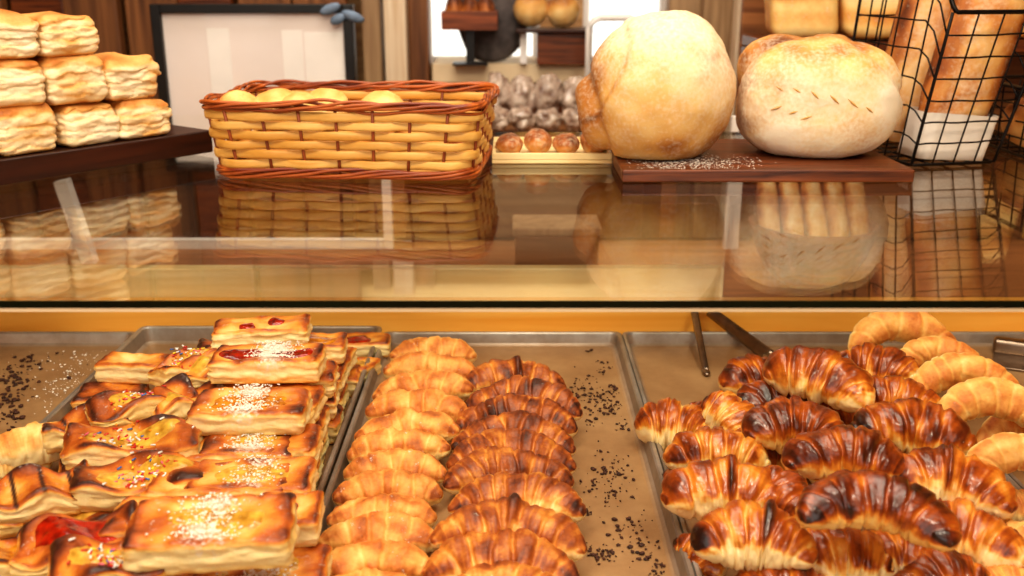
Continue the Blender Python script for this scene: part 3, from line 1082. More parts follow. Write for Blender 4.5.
bar(166, 508, .034, 60, 'small sprinkled piece showing below the lower sprinkled bar', GS, yaw=10, twist=True, kind='custard', spr=40, name='pastry_twist')
croissant(36, 442, .022, 100, 'pale', 'pale sugared roll at the left photo edge beside the empty tray', 'rolls at the left edge', yaw=26, Rk=.24, curv=.35, tone=.34, steps=3, ridge=.05, name='sugared_roll')['category'] = 'roll'
croissant(8, 462, .004, 80, 'pale', 'pale roll end under the sugared roll at the photo edge', 'rolls at the left edge', yaw=20, Rk=.26, curv=.3, tone=.36, steps=3, ridge=.05, name='sugared_roll')['category'] = 'roll'

# ------------------------------------------------------------------ tongs
tl, tr_ = onz(706, 372, .004), onz(770, 357, .012)
pk = ony(702, 311, 1.502)
t = empty('serving_tongs', (pk.x, pk.y, 0))
tag(t, 'steel serving tongs leaning on the orange panel behind the glazed croissants', 'tongs')


def strap(p0, p1, w0, w1, name, bow):
    N_ = 16
    p0, p1 = Vector(p0), Vector(p1)
    d = (p1 - p0).normalized()
    side = d.cross(Vector((.25, .92, -.34))).normalized()
    nrm = d.cross(side).normalized()
    vs, fs = [], []
    for i in range(N_ + 1):
        q = i / N_
        c = p0.lerp(p1, q) + nrm * bow * math.sin(PI * q)
        w = w0 + (w1 - w0) * q
        for (sx, h) in ((-1, 0), (-.6, .0016), (.6, .0016), (1, 0), (.6, -.0008), (-.6, -.0008)):
            vs.append(c + side * w * sx + nrm * h)
    for i in range(N_):
        for k in range(6):
            l = (k + 1) % 6
            fs.append((i * 6 + k, i * 6 + l, (i + 1) * 6 + l, (i + 1) * 6 + k))
    fs.append(tuple(range(5, -1, -1))); fs.append(tuple(N_ * 6 + k for k in range(6)))
    return mesh(name, [v - t.location for v in vs], fs, M['steel'], t)


pL, pR = pk + Vector((-.012, 0, 0)), pk + Vector((.012, 0, 0))
strap(pL, tl, .0062, .0048, 'arm', .004)
strap(pR, tr_, .0085, .0105, 'arm', -.004)
bw = MB()
arc = [pk + Vector((.0135 * math.cos(a), 0, .008 * math.sin(a))) for a in [PI * i / 10 for i in range(11)]]
vv, ff = tube(arc, .0055, 8, False, (1.0, .35))
bw.add([v - t.location for v in vv], ff)
bw.build('spring_bend', M['steel'], t, True)
sv, sf = sphere(16, 10)
mesh('scalloped_tip', [Vector((v.x * .013, v.y * .016, v.z * .005 + .001 * math.sin(math.atan2(v.y, v.x) * 7))) + tr_ - t.location for v in sv], sf, M['steel'], t)
mesh('scalloped_tip', [Vector((v.x * .006, v.y * .012, v.z * .0035)) + tl - t.location for v in sv], sf, M['steel'], t)

# metal scraper at the right edge
p = onz(1016, 356, .01)
sc_ = empty('metal_scraper', (p.x, p.y, 0), (0, 0, math.radians(-25)))
tag(sc_, 'grey metal scraper lying in the far right tray at the photo edge', 'scraper')
b = MB(); b.box(-.03, .05, -.04, .03, .001, .004, .001); b.build('blade', M['steel'], sc_)
b = MB(); b.box(-.032, .052, .022, .046, .001, .024, .006); b.build('handle', M['steel'], sc_, True)

# ------------------------------------------------------------------ puff pastries on the dark board
e0, e1 = onz(0, 160, .319), onz(212, 130, .319)
ed = (e1 - e0).normalized()
ang = math.atan2(ed.y, ed.x)
bl = empty('serving_board', (e1.x, e1.y, GZ), (0, 0, ang))
tag(bl, 'dark brown wooden board carrying stacked puff pastries', 'board')
b = MB(); b.box(-.66, .0, 0, .20, .0045, .039, .003); b.build('board_top', M['dark_wood'], bl)
for fx in (-.60, -.06):
    for fy in (.04, .15):
        b = MB(); b.box(fx, fx + .03, fy, fy + .03, 0.0005, .004, .001); b.build('foot', M['dark_wood'], bl)


def puff(cx, cy, zb, w, d, h, label, yaw, tone=.5):
    SEED[0] += 1
    seed = SEED[0]
    vs, fs = rbox(w / 2, d / 2, h / 2, .011, (28, 28, 24), 5)
    out, cs = [], []
    rr = random.Random(seed)
    sh = [(rr.uniform(-.003, .003), rr.uniform(-.003, .003), rr.uniform(.95, 1.05)) for _ in range(9)]
    for v in vs:
        zl = (v.z / h + .5)
        side = max(abs(v.x) / (w / 2), abs(v.y) / (d / 2))
        u = zl * 4.5 + 1.0 * nz((v.x, v.y, v.z), 16, seed) + .35 * nz(v, 60, seed)
        k = max(0, min(8, int(u + 1))); f = (u + 1) % 1.0
        s0 = sh[k]
        lay = math.sin(PI * f) ** .6
        blg = 1 - (2 * zl - 1) ** 2
        kk = 1 + (s0[2] - 1) * .8 + .028 * (lay - .6) + .06 * blg + .055 * nz((v.x, v.y, v.z * 2), 24, seed) + .05 * nz((v.x * .7, v.y * .7, v.z * 2.2), 75, seed) + .02 * nz((v.x, v.y, v.z * 2), 160, seed)
        q = Vector((v.x * (1 + (kk - 1.04) * sm(.6, 1, side)) + s0[0] * .6, v.y * (1 + (kk - 1.04) * sm(.6, 1, side)) + s0[1] * .6, v.z))
        q.z += .008 * nz((v.x, v.y, 0), 20, seed) * zl + .009 * (1 - side) * sm(.9, 1, zl)
        out.append(Vector((q.x, q.y, q.z + h / 2)))
        top = sm(.74, .95, zl + .12 * nz(v, 30, seed + 6))
        bk = .26 + .22 * (1 - lay) + .34 * nz(v, 24, seed)
        bk = bk * (1 - top) + top * (.74 + .35 * nz(v, 26, seed + 1))
        bk += .35 * sm(.12, .0, zl)
        cs.append((bk, 0, 0))
    o = mesh('puff_pastry', out, fs, M['puff'], None, cs, True, (cx, cy, zb), (0, 0, yaw), tone)
    tag(o, label, 'puff pastry', 'puff pastries stacked on the dark board')
    return o


nrm = Vector((-ed.y, ed.x, 0))


def onboard(px, py, back=.049):
    p = onz(px, py, .319)
    s = (p - e0).dot(ed)
    return e0 + ed * s + nrm * back


ZB0 = .3195
pw = .0845
ps = [(150, 'flat topped puff pastry in the bottom layer at the right end of the board', .053, 0, .0),
      (92, 'puff pastry in the middle of the bottom layer on the dark board', .055, 0, .0),
      (26, 'browned puff pastry in the bottom layer at the left photo edge', .059, 0, .0)]
base = {}
for i, (px, lab, h, k, dx) in enumerate(ps):
    c = onboard(px, 140 if i == 0 else 147 if i == 1 else 156) + ed * .010
    base[i] = (c, h)
    puff(c.x, c.y, ZB0, pw, pw, h, lab, ang + R_.uniform(-.16, .12), .5 + (.06 if i != 1 else -.02))
# second layer
h2 = .049
up = [(1, .016, 'puff pastry at the right end of the second layer', .046), (1, -.066, 'tall puff pastry in the middle of the second layer', .052), (2, -.058, 'puff pastry in the second layer at the left photo edge', .050)]
tops = []
for (bi, off, lab, h) in ((0, -.014, up[0][2], .056), (1, -.012, up[1][2], .062), (2, -.004, up[2][2], .059)):
    c, hb = base[bi]
    q = c + ed * off
    puff(q.x, q.y, ZB0 + hb + .004, pw, pw, h, lab, ang + R_.uniform(-.16, .14), .5)
    tops.append((q, ZB0 + hb + h + .007))
for (ti, off, lab, h) in ((1, -.004, 'topmost puff pastry beside the brown plank wall', .052), (2, -.002, 'topmost puff pastry in the upper left corner of the photo', .054)):
    q, z = tops[ti]
    q = q + ed * off
    puff(q.x, q.y, z, pw * .96, pw, h, lab, ang + R_.uniform(-.16, .14), .5)
c, hb = base[2]
for k in range(3):
    q = c - ed * (.093)
    puff(q.x, q.y, ZB0 + k * .056, pw, pw, .05, 'puff pastry left of the photo edge, seen only as a reflection in the glass', ang, .5)


# ------------------------------------------------------------------ wicker basket with rolls
bx0, bx1 = onz(216, 181, GZ), onz(476, 182, GZ)
BW = (bx1.x - bx0.x)
BD = .235
bc = Vector(((bx0.x + bx1.x) / 2 - .001, bx0.y + BD / 2, GZ + .001))
wb = empty('wicker_basket', bc + Vector((.005, .004, 0)), (0, 0, math.radians(-4.5)))
tag(wb, 'rectangular woven straw basket with reddish rim holding golden rolls', 'basket')
BH = .096


def per(t, z, off=0.0):
    """point on the basket wall: t in 0..1 round the plan, z height"""
    f = z / BH
    hx = BW / 2 + .012 * f + off
    hy = BD / 2 + .012 * f + off
    r = .035 + off
    segs = [2 * (hx - r), PI / 2 * r, 2 * (hy - r), PI / 2 * r] * 2
    tot = sum(segs)
    d = (t % 1.0) * tot
    k = 0
    while d > segs[k]:
        d -= segs[k]; k += 1
    if k == 0: p = (-hx + r + d, -hy)
    elif k == 1: a = -PI / 2 + d / r; p = (hx - r + r * math.cos(a), -hy + r + r * math.sin(a))
    elif k == 2: p = (hx, -hy + r + d)
    elif k == 3: a = d / r; p = (hx - r + r * math.cos(a), hy - r + r * math.sin(a))
    elif k == 4: p = (hx - r - d, hy)
    elif k == 5: a = PI / 2 + d / r; p = (-hx + r + r * math.cos(a), hy - r + r * math.sin(a))
    elif k == 6: p = (-hx, hy - r - d)
    else: a = PI + d / r; p = (-hx + r + r * math.cos(a), -hy + r + r * math.sin(a))
    return Vector((p[0], p[1], z))


NST = 24
m_ = MB()
rows = 6
for k in range(rows):
    z = .021 + k * (.066 / (rows - 1))
    pts = []
    NP = 272
    for i in range(NP):
        t_ = i / NP
        o_ = .0030 * math.cos(PI * NST * t_ + PI * k)
        p = per(t_, z + .0014 * nz((t_ * 40, k, 0), 1, 3), o_)
        pts.append(p)
    vv, ff = tube(pts, .0052 + .0006 * math.sin(k * 3), 8, True, (.36, 1.24))
    m_.add(vv, ff)
m_.build('woven_side', M['straw'], wb, True)
for k in range(NST):
    t_ = (k + .0) / NST
    pts = [per(t_, z, 0) for z in (.004, .03, .06, .095)]
    vv, ff = tube(pts, .0023, 6)
    mesh('stake', vv, ff, M['stake'], wb)


def braid(name, z, n, amp, turns, rad, off, mat, wave=0.0, seed=0):
    for q in range(n):
        pts = []
        NP = 220
        for i in range(NP):
            t_ = i / NP
            ph = 2 * PI * (turns * t_ + q / n)
            p = per(t_, z + amp * math.sin(ph) + wave * nz((math.cos(2 * PI * t_) * 3, math.sin(2 * PI * t_) * 3, seed), 1, q), off + amp * .8 * math.cos(ph))
            pts.append(p)
        vv, ff = tube(pts, rad, 7, True)
        mesh(name, vv, ff, mat, wb)


braid('rim_cane', .101, 6, .0052, 4, .0023, .001, M['cane'], .007, 1)
braid('base_cane', .0085, 6, .0052, 4, .0024, .002, M['cane'], .003, 2)
b = MB(); b.box(-BW / 2 + .01, BW / 2 - .01, -BD / 2 + .01, BD / 2 - .01, .004, .010, .003)
b.build('bottom', M['straw'], wb)


def blob(name, loc, rad, mat, seed, tone=.5, amp=.08, flour=0.0, rot=0, top=.5, fn=None, nu=40, nv=26, flat=.0):
    vs, fs = sphere(nu, nv)
    out, cs = [], []
    for v in vs:
        k = 1 + amp * nz(v, 1.3, seed) + amp * .4 * nz(v, 3.5, seed)
        p = Vector((v.x * rad[0], v.y * rad[1], v.z * rad[2])) * k
        bk = .25 + top * sm(-.4, .9, v.z) + .25 * nz(v, 2.0, seed + 2)
        fl = flour
        if fn:
            p, bk, fl = fn(v, p, bk, fl)
        if flat and v.z < -flat:
            p.z = -flat * rad[2] + (p.z + flat * rad[2]) * .12
        out.append(p); cs.append((bk, fl, 0))
    zm = min(p.z for p in out)
    out = [Vector((p.x, p.y, p.z - zm)) for p in out]
    return mesh(name, out, fs, mat, None, cs, True, loc, (0, 0, rot), tone)


rolls = [(238, 103, .030, 'pale golden roll at the left end of the wicker basket'), (277, 98, .038, 'golden roll second from the left in the wicker basket'), (300, 104, .030, 'small flat roll in the middle of the basket, beside the tall one'), (327, 104, .032, 'round golden roll right of the basket middle'), (383, 104, .034, 'browned roll at the right, alone in the basket')]
for i, (px, py, rad, lab) in enumerate(rolls):
    p = onz(px, py, GZ + .080)
    yy = bc.y - .02 + (.02 if i % 2 else -.012)
    pp = ony(px, py, yy)
    o = blob('bread_roll', (pp.x, yy, GZ + .052), (rad * 1.05, rad, .030), M['pale'], 300 + i, .36, .10, 0, 0, .35)
    tag(o, lab, 'roll', 'rolls in the wicker basket')
# hidden under-layer bread that carries the rolls
for i in range(3):
    o = blob('bread_roll', (bc.x - .12 + i * .10, bc.y - .012, GZ + .011), (.052, .07, .022), M['pale'], 320 + i, .42, .08)
    tag(o, 'flat golden roll lying under the others in the wicker basket, %s' % ('left side', 'middle', 'right side')[i], 'roll', 'rolls in the wicker basket')

# ------------------------------------------------------------------ loaf board and country loaves
lb0, lb1 = onz(622, 183, GZ), onz(908, 180, GZ)
lbd = empty('bread_board', (lb0.x, lb0.y, GZ))
tag(lbd, 'reddish brown wooden board dusted with flour under two big loaves', 'board')
b = MB(); b.box(0, lb1.x - lb0.x, 0, .27, .0005, .018, .0025); b.build('plank', M['board_wood'], lbd)
BT = GZ + .018
fm = MB()
rr = random.Random(11)
for i in range(900):
    px = rr.gauss(690, 26) if i < 750 else rr.uniform(630, 760)
    py = rr.gauss(163, 4) if i < 750 else rr.uniform(158, 170)
    p = onz(px, py, BT)
    if p.x < lb0.x + .005 or p.y < lb0.y + .004 or p.y > lb0.y + .26: continue
    s = rr.uniform(.0003, .0009)
    vv, ff = sphere(5, 3)
    fm.add([Vector((v.x * s * 1.8, v.y * s * 1.8, max(0, v.z * s * .5))) + p + Vector((0, 0, .0003)) for v in vv], ff)
o = fm.build('flour_dusting', M['sugar'], None, True)
tag(o, 'scattered white flour on the reddish board before the round loaf', 'flour', None, 'stuff')


def loaf1(v, p, bk, fl):
    # folded flap: a crease running round the left and over the top
    ax = Vector((-.90, -.10, .36)).normalized()
    d = v.dot(ax)
    edge = .74 + .07 * nz(v, 2.2, 4)
    if d > edge:
        p = p * (1 - .030 * sm(edge, edge + .04, d) + .03 * sm(edge + .08, edge + .3, d))
        bk += .12
    bk += .28 * math.exp(-((d - edge) / .03) ** 2)
    # curl of dough on the top right
    ax2 = Vector((.45, -.35, .82)).normalized()
    d2 = v.dot(ax2)
    e2_ = .86 + .05 * nz(v, 3, 8)
    p = p * (1 + .022 * sm(e2_ - .02, e2_ + .03, d2) * sm(-.1, .3, v.x))
    bk += .16 * math.exp(-((d2 - e2_) / .022) ** 2)
    # lump low on the left
    l = v.dot(Vector((-.88, .10, -.30)).normalized())
    p = p * (1 + .17 * sm(.84, .97, l) - .035 * math.exp(-((l - .84) / .03) ** 2))
    bk = bk * .8 + .10 + .18 * sm(.6, 1.0, abs(v.x)) + .34 * sm(.2, -.9, v.z) + .26 * nz(v, 3.2, 21)  # sides and underside deepened: shading painted into the crust colour
    p = p * (1 + .008 * nz(v, 9, 22) + .005 * nz(v, 22, 23))
    fl = .75 * sm(-.3, .8, v.z + .4 * v.x) + .1
    return p, bk, fl


c1 = ony(660, 85, 1.455)
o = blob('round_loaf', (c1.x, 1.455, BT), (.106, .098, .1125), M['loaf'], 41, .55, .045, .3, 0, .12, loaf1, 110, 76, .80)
tag(o, 'round floury country loaf with folded crust, left of the two on the board', 'loaf')


def loaf2(v, p, bk, fl):
    # boxy profile
    k = 1.0 / max(.001, (abs(v.x) ** 3.0 + abs(v.y) ** 3.0 + abs(v.z) ** 2.7)) ** (1 / 2.7)
    p = p * (1 + (k - 1) * .72)
    # back shoulder ridge
    l = v.dot(Vector((-.62, .45, .62)).normalized())
    p = p * (1 + .10 * sm(.84, .98, l) - .07 * math.exp(-((l - .80) / .05) ** 2))
    l2 = v.dot(Vector((.80, -.1, .58)).normalized())
    p = p * (1 - .06 * math.exp(-((l2 - .84) / .06) ** 2))
    bk += .18 * sm(.3, .95, v.z) * sm(-.5, .2, v.y)
    bk += .16 * sm(.1, .5, nz(v, 2.4, 6)) + .10 * sm(-.2, -.9, v.x)
    p = p * (1 + .008 * nz(v, 9, 32) + .005 * nz(v, 22, 33))
    bk += .12 + .22 * sm(.7, 1.0, abs(v.x)) + .34 * nz(v, 3.0, 31) + .22 * sm(-.55, -.95, v.z) + .25 * sm(.35, .9, v.z)  # ends and underside darkened as painted shading, over random crust tone
    fl = (.85 + .7 * nz(v, 2.2, 61)) * sm(.95, .0, v.z) * sm(.4, -.5, v.y) + .1
    return p, bk * .9, fl


c2 = ony(817, 95, 1.475)
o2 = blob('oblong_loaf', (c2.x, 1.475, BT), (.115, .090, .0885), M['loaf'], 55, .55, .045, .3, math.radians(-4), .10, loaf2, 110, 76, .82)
tag(o2, 'wide floury loaf with small knife cuts, right of the two on the board', 'loaf')
bpy.context.view_layer.update()


def surf(o, px, py):
    mi = o.matrix_world.inverted()
    a = mi @ Vector((0, 0, ZC))
    d = (mi.to_3x3() @ ray(px, py)).normalized()
    ok, loc, n, i = o.ray_cast(a, d)
    return (loc, n) if ok else (None, None)


cuts = [((776, 86), (783, 91), .0011), ((793, 88), (801, 93), .0012), ((811, 91), (819, 99), .0016), ((830, 95), (839, 104), .0017), ((848, 99), (858, 108), .0016), ((866, 107), (873, 113), .0016),
        ((771, 110), (782, 106), .0022), ((789, 114), (798, 111), .0016), ((800, 120), (812, 116), .0014)]
for (a, bb, w) in cuts:
    pts = []
    for i in range(7):
        q = i / 6
        l, n = surf(o2, a[0] + (bb[0] - a[0]) * q, a[1] + (bb[1] - a[1]) * q)
        if l is None: break
        pts.append(l + n * .0002)
    if len(pts) == 7:
        vv, ff = tube(pts, lambda q, w=w: w * max(.15, math.sin(PI * q)), 6)
        cs = [(.62, 0, .1)] * len(vv)
        mesh('knife_cut', vv, ff, M['loaf'], o2, cs, True, None, None, .5)

# ------------------------------------------------------------------ wire baskets
def wire_basket(loc, w, d, h, label, fl=(.02, .03), rot=0, nx=4, ny=5, nzv=7, lean=0.0, back=0.0):
    e = empty('wire_basket', loc, (0, 0, rot))
    tag(e, label, 'wire basket', 'black wire baskets of bread')
    rw = .0013

    def P(u, v, f):   # u,v in -1..1 plan, f 0..1 height
        return Vector((u * (w / 2 + fl[0] * f) + lean * f, v * (d / 2 + fl[1] * f), .004 + f * h * (1 + back * min(1, (v + 1) / .28))))

    def face(name, a, bb, n):
        m_ = MB()
        for i in range(1, n):
            q = i / n
            u = (a[0] + (bb[0] - a[0]) * q, a[1] + (bb[1] - a[1]) * q)
            jit = R_.uniform(-.006, .006)
            pts = [P(u[0] + jit * k, u[1], k / 6) for k in range(7)]
            m_.tube(pts, rw, 6)
        for k in range(1, nzv):
            f = k / nzv
            pts = []
            for i in range(11):
                q = i / 10
                pts.append(P(a[0] + (bb[0] - a[0]) * q, a[1] + (bb[1] - a[1]) * q, f) + Vector((0, 0, .0025 * nz((q * 3, k, a[0]), 1.3, 5))))
            m_.tube(pts, rw, 6)
        m_.build(name, M['wire'], e, True)
    face('front_grid', (-1, -1), (1, -1), nx)
    face('side_grid', (-1, -1), (-1, 1), ny)
    face('side_grid', (1, -1), (1, 1), ny)
    face('back_grid', (-1, 1), (1, 1), nx)
    m_ = MB()
    for q in range(1, nx):
        m_.tube([P(-1 + 2 * q / nx, -1, 0), P(-1 + 2 * q / nx, 1, 0)], rw, 6)
    for q in range(1, ny):
        m_.tube([P(-1, -1 + 2 * q / ny, 0), P(1, -1 + 2 * q / ny, 0)], rw, 6)
    m_.build('bottom_grid', M['wire'], e, True)
    for (u, v) in ((-1, -1), (1, -1), (1, 1), (-1, 1)):
        m_ = MB(); m_.tube([P(u, v, k / 6) for k in range(7)], .0024, 7)
        m_.build('corner_rod', M['wire'], e, True)
    for f, nm, r2 in ((0, 'bottom_rod', .0024), (1, 'rim_rod', .0034)):
        m_ = MB()
        pts = []
        cr_ = .10
        for (u, v) in ((-1, -1), (1, -1), (1, 1), (-1, 1)):
            cs_ = {(-1, -1): (PI, 0), (1, -1): (1.5 * PI, 0), (1, 1): (0, 0), (-1, 1): (.5 * PI, 0)}[(u, v)][0]
            if (u, v) == (-1, -1): pts.append(P(-1, -.7, f))
            for k in range(5):
                a = cs_ + PI / 2 * k / 4
                pts.append(P(u * (1 - cr_) + cr_ * math.cos(a), v * (1 - cr_) + cr_ * math.sin(a), f))
            if (u, v) == (1, -1): pts.append(P(1, -.7, f))
        m_.tube(pts, r2, 8, True)
        m_.build(nm, M['wire'], e, True)
    return e


wl = onz(911, 168, GZ)
wr = onz(998, 166, GZ)
WW, WD, WH = wr.x - wl.x, .22, .216
WR = math.radians(11)
wc = wl + Matrix.Rotation(WR, 3, 'Z') @ Vector((WW / 2, WD / 2, 0))


def inb(x, y, z):
    q = Matrix.Rotation(WR, 3, 'Z') @ Vector((x, y, 0)) + wc
    return Vector((q.x, q.y, GZ + z))


wbk = wire_basket((wc.x, wc.y, GZ), WW, WD, WH, 'tall black wire basket with paper wrapped ciabattas at the right', (.012, .012), WR, 4, 6, 7, .040, .32)


def longloaf(name, base, top, wid, thk, seed, label, group, tone=.5, flour=.4):
    base, top = Vector(base), Vector(top)
    ax = (top - base); L = ax.length
    vs, fs = sphere(36, 40)
    out, cs = [], []
    for v in vs:
        zz = v.z
        k = 1.0 / max(.001, (math.hypot(v.x, v.y) ** 3.2 + abs(zz) ** 3.2)) ** (1 / 3.2)
        p = Vector((v.x * wid * k, v.y * thk * k, zz * L / 2 * k * .985))
        p *= 1 + .06 * nz((v.x, v.y, zz * 3), 1.2, seed)
        bk = .36 + .42 * nz((v.x, v.y, zz * 3), 1.3, seed + 1) + .36 * sm(.45, .9, abs(v.x)) + .2 * nz((v.x, v.y, zz * 2), 5, seed + 2)
        cs.append((bk, flour * (1 - .9 * sm(.4, .85, abs(v.x))) * (.5 + .9 * nz((v.x, v.y, zz * 2), 1.1, seed + 4)), 0)); out.append(p)
    q = Vector((0, 0, 1)).rotation_difference(ax.normalized())
    mid = (base + top) / 2
    o = mesh(name, out, fs, M['ciabatta'], None, cs, True, mid, q.to_euler(), tone)
    tag(o, label, 'loaf', group)
    return o


cxx = (wl.x + wr.x) / 2
GC = 'ciabattas in the wire basket'
longloaf('ciabatta', inb(.004, -.062, .012), inb(.098, -.050, .33), .056, .034, 71, 'large brown ciabatta in white paper, front right in the wire basket', GC, .55, .55)
longloaf('ciabatta', inb(-.018, .012, .014), inb(.056, .04, .36), .052, .032, 72, 'golden ciabatta standing behind at the left in the wire basket', GC, .48, .5)
longloaf('ciabatta', inb(.015, .076, .014), inb(.09, .098, .36), .050, .026, 73, 'floury ciabatta leaning at the back right of the wire basket', GC, .52, .7)
# paper sleeve
vs, fs = [], []
for j in range(6):
    z = .002 + j * .0135
    L_ = rrect(-.052 - .0006 * j, .052 + .0006 * j, -.0335, .0335, .012, z, 4)
    for i, p in enumerate(L_):
        vs.append(Vector((p.x * 1.05 + .0022 * j + .0012 * nz(p, 60, j), p.y * 1.08 + .001 * nz(p, 50, 2), z + (.004 * nz((p.x, p.y, 0), 30, 1) if j == 5 else 0))))
n = len(L_)
for j in range(5):
    for i in range(n):
        fs.append((j * n + i, j * n + (i + 1) % n, (j + 1) * n + (i + 1) % n, (j + 1) * n + i))
fs.append(tuple(range(n - 1, -1, -1)))
o = mesh('paper_sleeve', vs, fs, M['paper'], None, None, True, inb(.010, -.060, .0045), (0.0, 0.06, WR))
tag(o, 'white paper sleeve around the foot of the front ciabatta', 'paper')
# second wire basket at the photo edge
w2 = wire_basket((cxx + .205, wl.y + WD / 2 + .05, GZ), WW * 1.1, WD, .10, 'low black wire basket at the right photo edge', (.012, .012), 0, 4, 6, 4, .01)
for i in range(2):
    o = blob('bread_roll', (cxx + .17 + i * .07, wl.y + .13 + i * .02, GZ + .008), (.045, .06, .040), M['ciabatta'], 400 + i, .56, .06)
    tag(o, ('brown roll nearest the tall wire basket, in the low wire basket', 'brown roll on the right side of the low wire basket')[i], 'roll', 'rolls in the low wire basket')

# ------------------------------------------------------------------ inside the case behind: wooden bowl with finger rolls
bp_ = onz(806, 282, -.006)
by = 1.80
bxc = X_at(812, 240, by)
vs, fs = [], []
prof = [(.0, .0), (.045, .0), (.075, .02), (.098, .06), (.112, .10), (.118, .118), (.112, .120), (.104, .10), (.088, .06), (.066, .026), (.0, .014)]
NA = 40
for (rad, z) in prof:
    for k in range(NA):
        a = 2 * PI * k / NA
        vs.append(Vector((rad * math.cos(a), rad * math.sin(a), z)))
for j in range(len(prof) - 1):
    for k in range(NA):
        fs.append((j * NA + k, j * NA + (k + 1) % NA, (j + 1) * NA + (k + 1) % NA, (j + 1) * NA + k))
o = mesh('bread_bowl', vs, fs, M['red_wicker'], None, None, True, (bxc, by, -.0055))
tag(o, 'round brown bowl under the glass, below the reddish board', 'bowl')
for i in range(5):
    x = bxc - .082 + i * .041
    o = longloaf('finger_roll', (x, by - .055 + .012 * abs(i - 2), .066 + .004 * (i % 2)), (x + .004, by + .07, .190), .0200, .019, 500 + i, '%s golden finger roll from the left in the bowl under the glass' % ordw[i], 'finger rolls in the bowl', .44, .1)
    o['category'] = 'roll'

# pale tray & parcel under the glass, centre
p0 = ony(525, 236, 1.75)
e = empty('shallow_box', (X_at(556, 230, 1.78), 1.78, -.0055)); tag(e, 'pale shallow box under the glass between basket and round loaf', 'box')
b = MB(); b.box(-.075, .075, -.05, .05, 0.0, .11, .004); b.build('box_body', M['shelf_wood'], e)
b = MB(); b.box(-.08, .08, -.055, .055, .111, .126, .004); b.build('lid', M['grey_wood'], e)

# ------------------------------------------------------------------ background shelf unit with wrapped buns
sy = 2.55
sz = Z_at(136, sy)
e = empty('display_shelf', (X_at(545, 130, sy), sy, FZ)); tag(e, 'wooden shop shelf beyond the counter holding wrapped buns', 'shelf')
b = MB(); b.box(-.40, .34, -.02, .40, sz - FZ - .03, sz - FZ, .003); b.build('shelf_board', M['shelf_wood'], e)
b = MB(); b.box(-.40, .34, .34, .40, 0, sz - FZ - .031, .003); b.build('back_panel', M['shelf_wood'], e)
for sx in (-.40, .30):
    b = MB(); b.box(sx, sx + .04, -.02, .335, 0, sz - FZ - .031, .003); b.build('leg', M['shelf_wood'], e)
places = ['leftmost', 'second', 'third', 'fourth', 'rightmost']
for row, (py, y_, n_, rad) in enumerate(((126, sy + .06, 5, .046), (104, sy + .20, 5, .052))):
    for i in range(n_):
        x = X_at(496 + i * 26, py, y_)
        o = blob('wrapped_bun', (x, y_, sz + .001), (rad * .74, rad * .85, rad * (.62 if row == 0 else 1.12)), M['wrap'], 600 + row * 9 + i, .5, .42)
        tag(o, '%s brown bun in clear wrap, %s row on the far shelf' % (places[i], ('front', 'back')[row]), 'bun', 'wrapped buns on the far shelf')
# window ledge unit: pale ledge with crate, bread, basket, bag
ly = 3.02
lz = Z_at(64, ly)
e = empty('window_ledge', (X_at(505, 60, ly), ly + .1, FZ)); tag(e, 'pale window ledge cabinet with dark underside beyond the shelf', 'ledge')
x0, x1 = X_at(432, 60, ly) - e.location.x, X_at(592, 60, ly) - e.location.x
zl = lz - FZ
b = MB(); b.box(x0, x1, -.1, .17, zl - .055, zl, .003); b.build('ledge_top', M['cream'], e)
b = MB(); b.box(x0 + .01, x1 - .01, -.06, .17, 0, zl - .056, .003); b.build('cabinet_body', M['board_wood'], e)
# hanging wicker tray with dark goods
ty = 3.06
p0, p1 = ony(444, 28, ty), ony(497, 12, ty)
gb = blob('grey_bag', (X_at(492, 50, 3.1), 3.1, lz + .001), (.105, .055, .16), M['grey_cloth'], 700, .5, .10, 0, 0, .3, None, 40, 28, .85)
tag(gb, 'dark grey cloth bag standing on the window ledge', 'bag')
e = empty('wicker_tray', (X_at(470, 20, 2.99), 2.99, lz + .001)); tag(e, 'orange brown wicker tray raised on a stand before the bright window', 'basket')
zt0, zt1 = Z_at(28, 2.99) - lz, Z_at(11, 2.99) - lz
b = MB()
for (a0, a1, b0, b1) in ((-.08, .08, -.05, -.042), (-.08, .08, .042, .05), (-.08, -.072, -.042, .042), (.072, .08, -.042, .042)):
    b.box(a0, a1, b0, b1, zt0, zt1, .002)
b.box(-.08, .08, -.05, .05, zt0 - .004, zt0 + .003)
b.build('tray_side', M['red_wicker'], e)
b = MB(); b.box(-.012, .012, -.012, .012, 0.0, zt0 - .004); b.box(-.05, .05, -.035, .035, 0, .006); b.build('stand', M['black'], e)
for i in range(3):
    o = blob('dark_roll', (e.location.x - .045 + i * .045, 2.99, lz + zt0 + .006), (.026, .032, .042), M['ciabatta'], 720 + i, .86, .1)
    tag(o, '%s dark roll in the raised wicker tray by the window' % ('left', 'middle', 'right')[i], 'roll', 'dark rolls in the wicker tray')
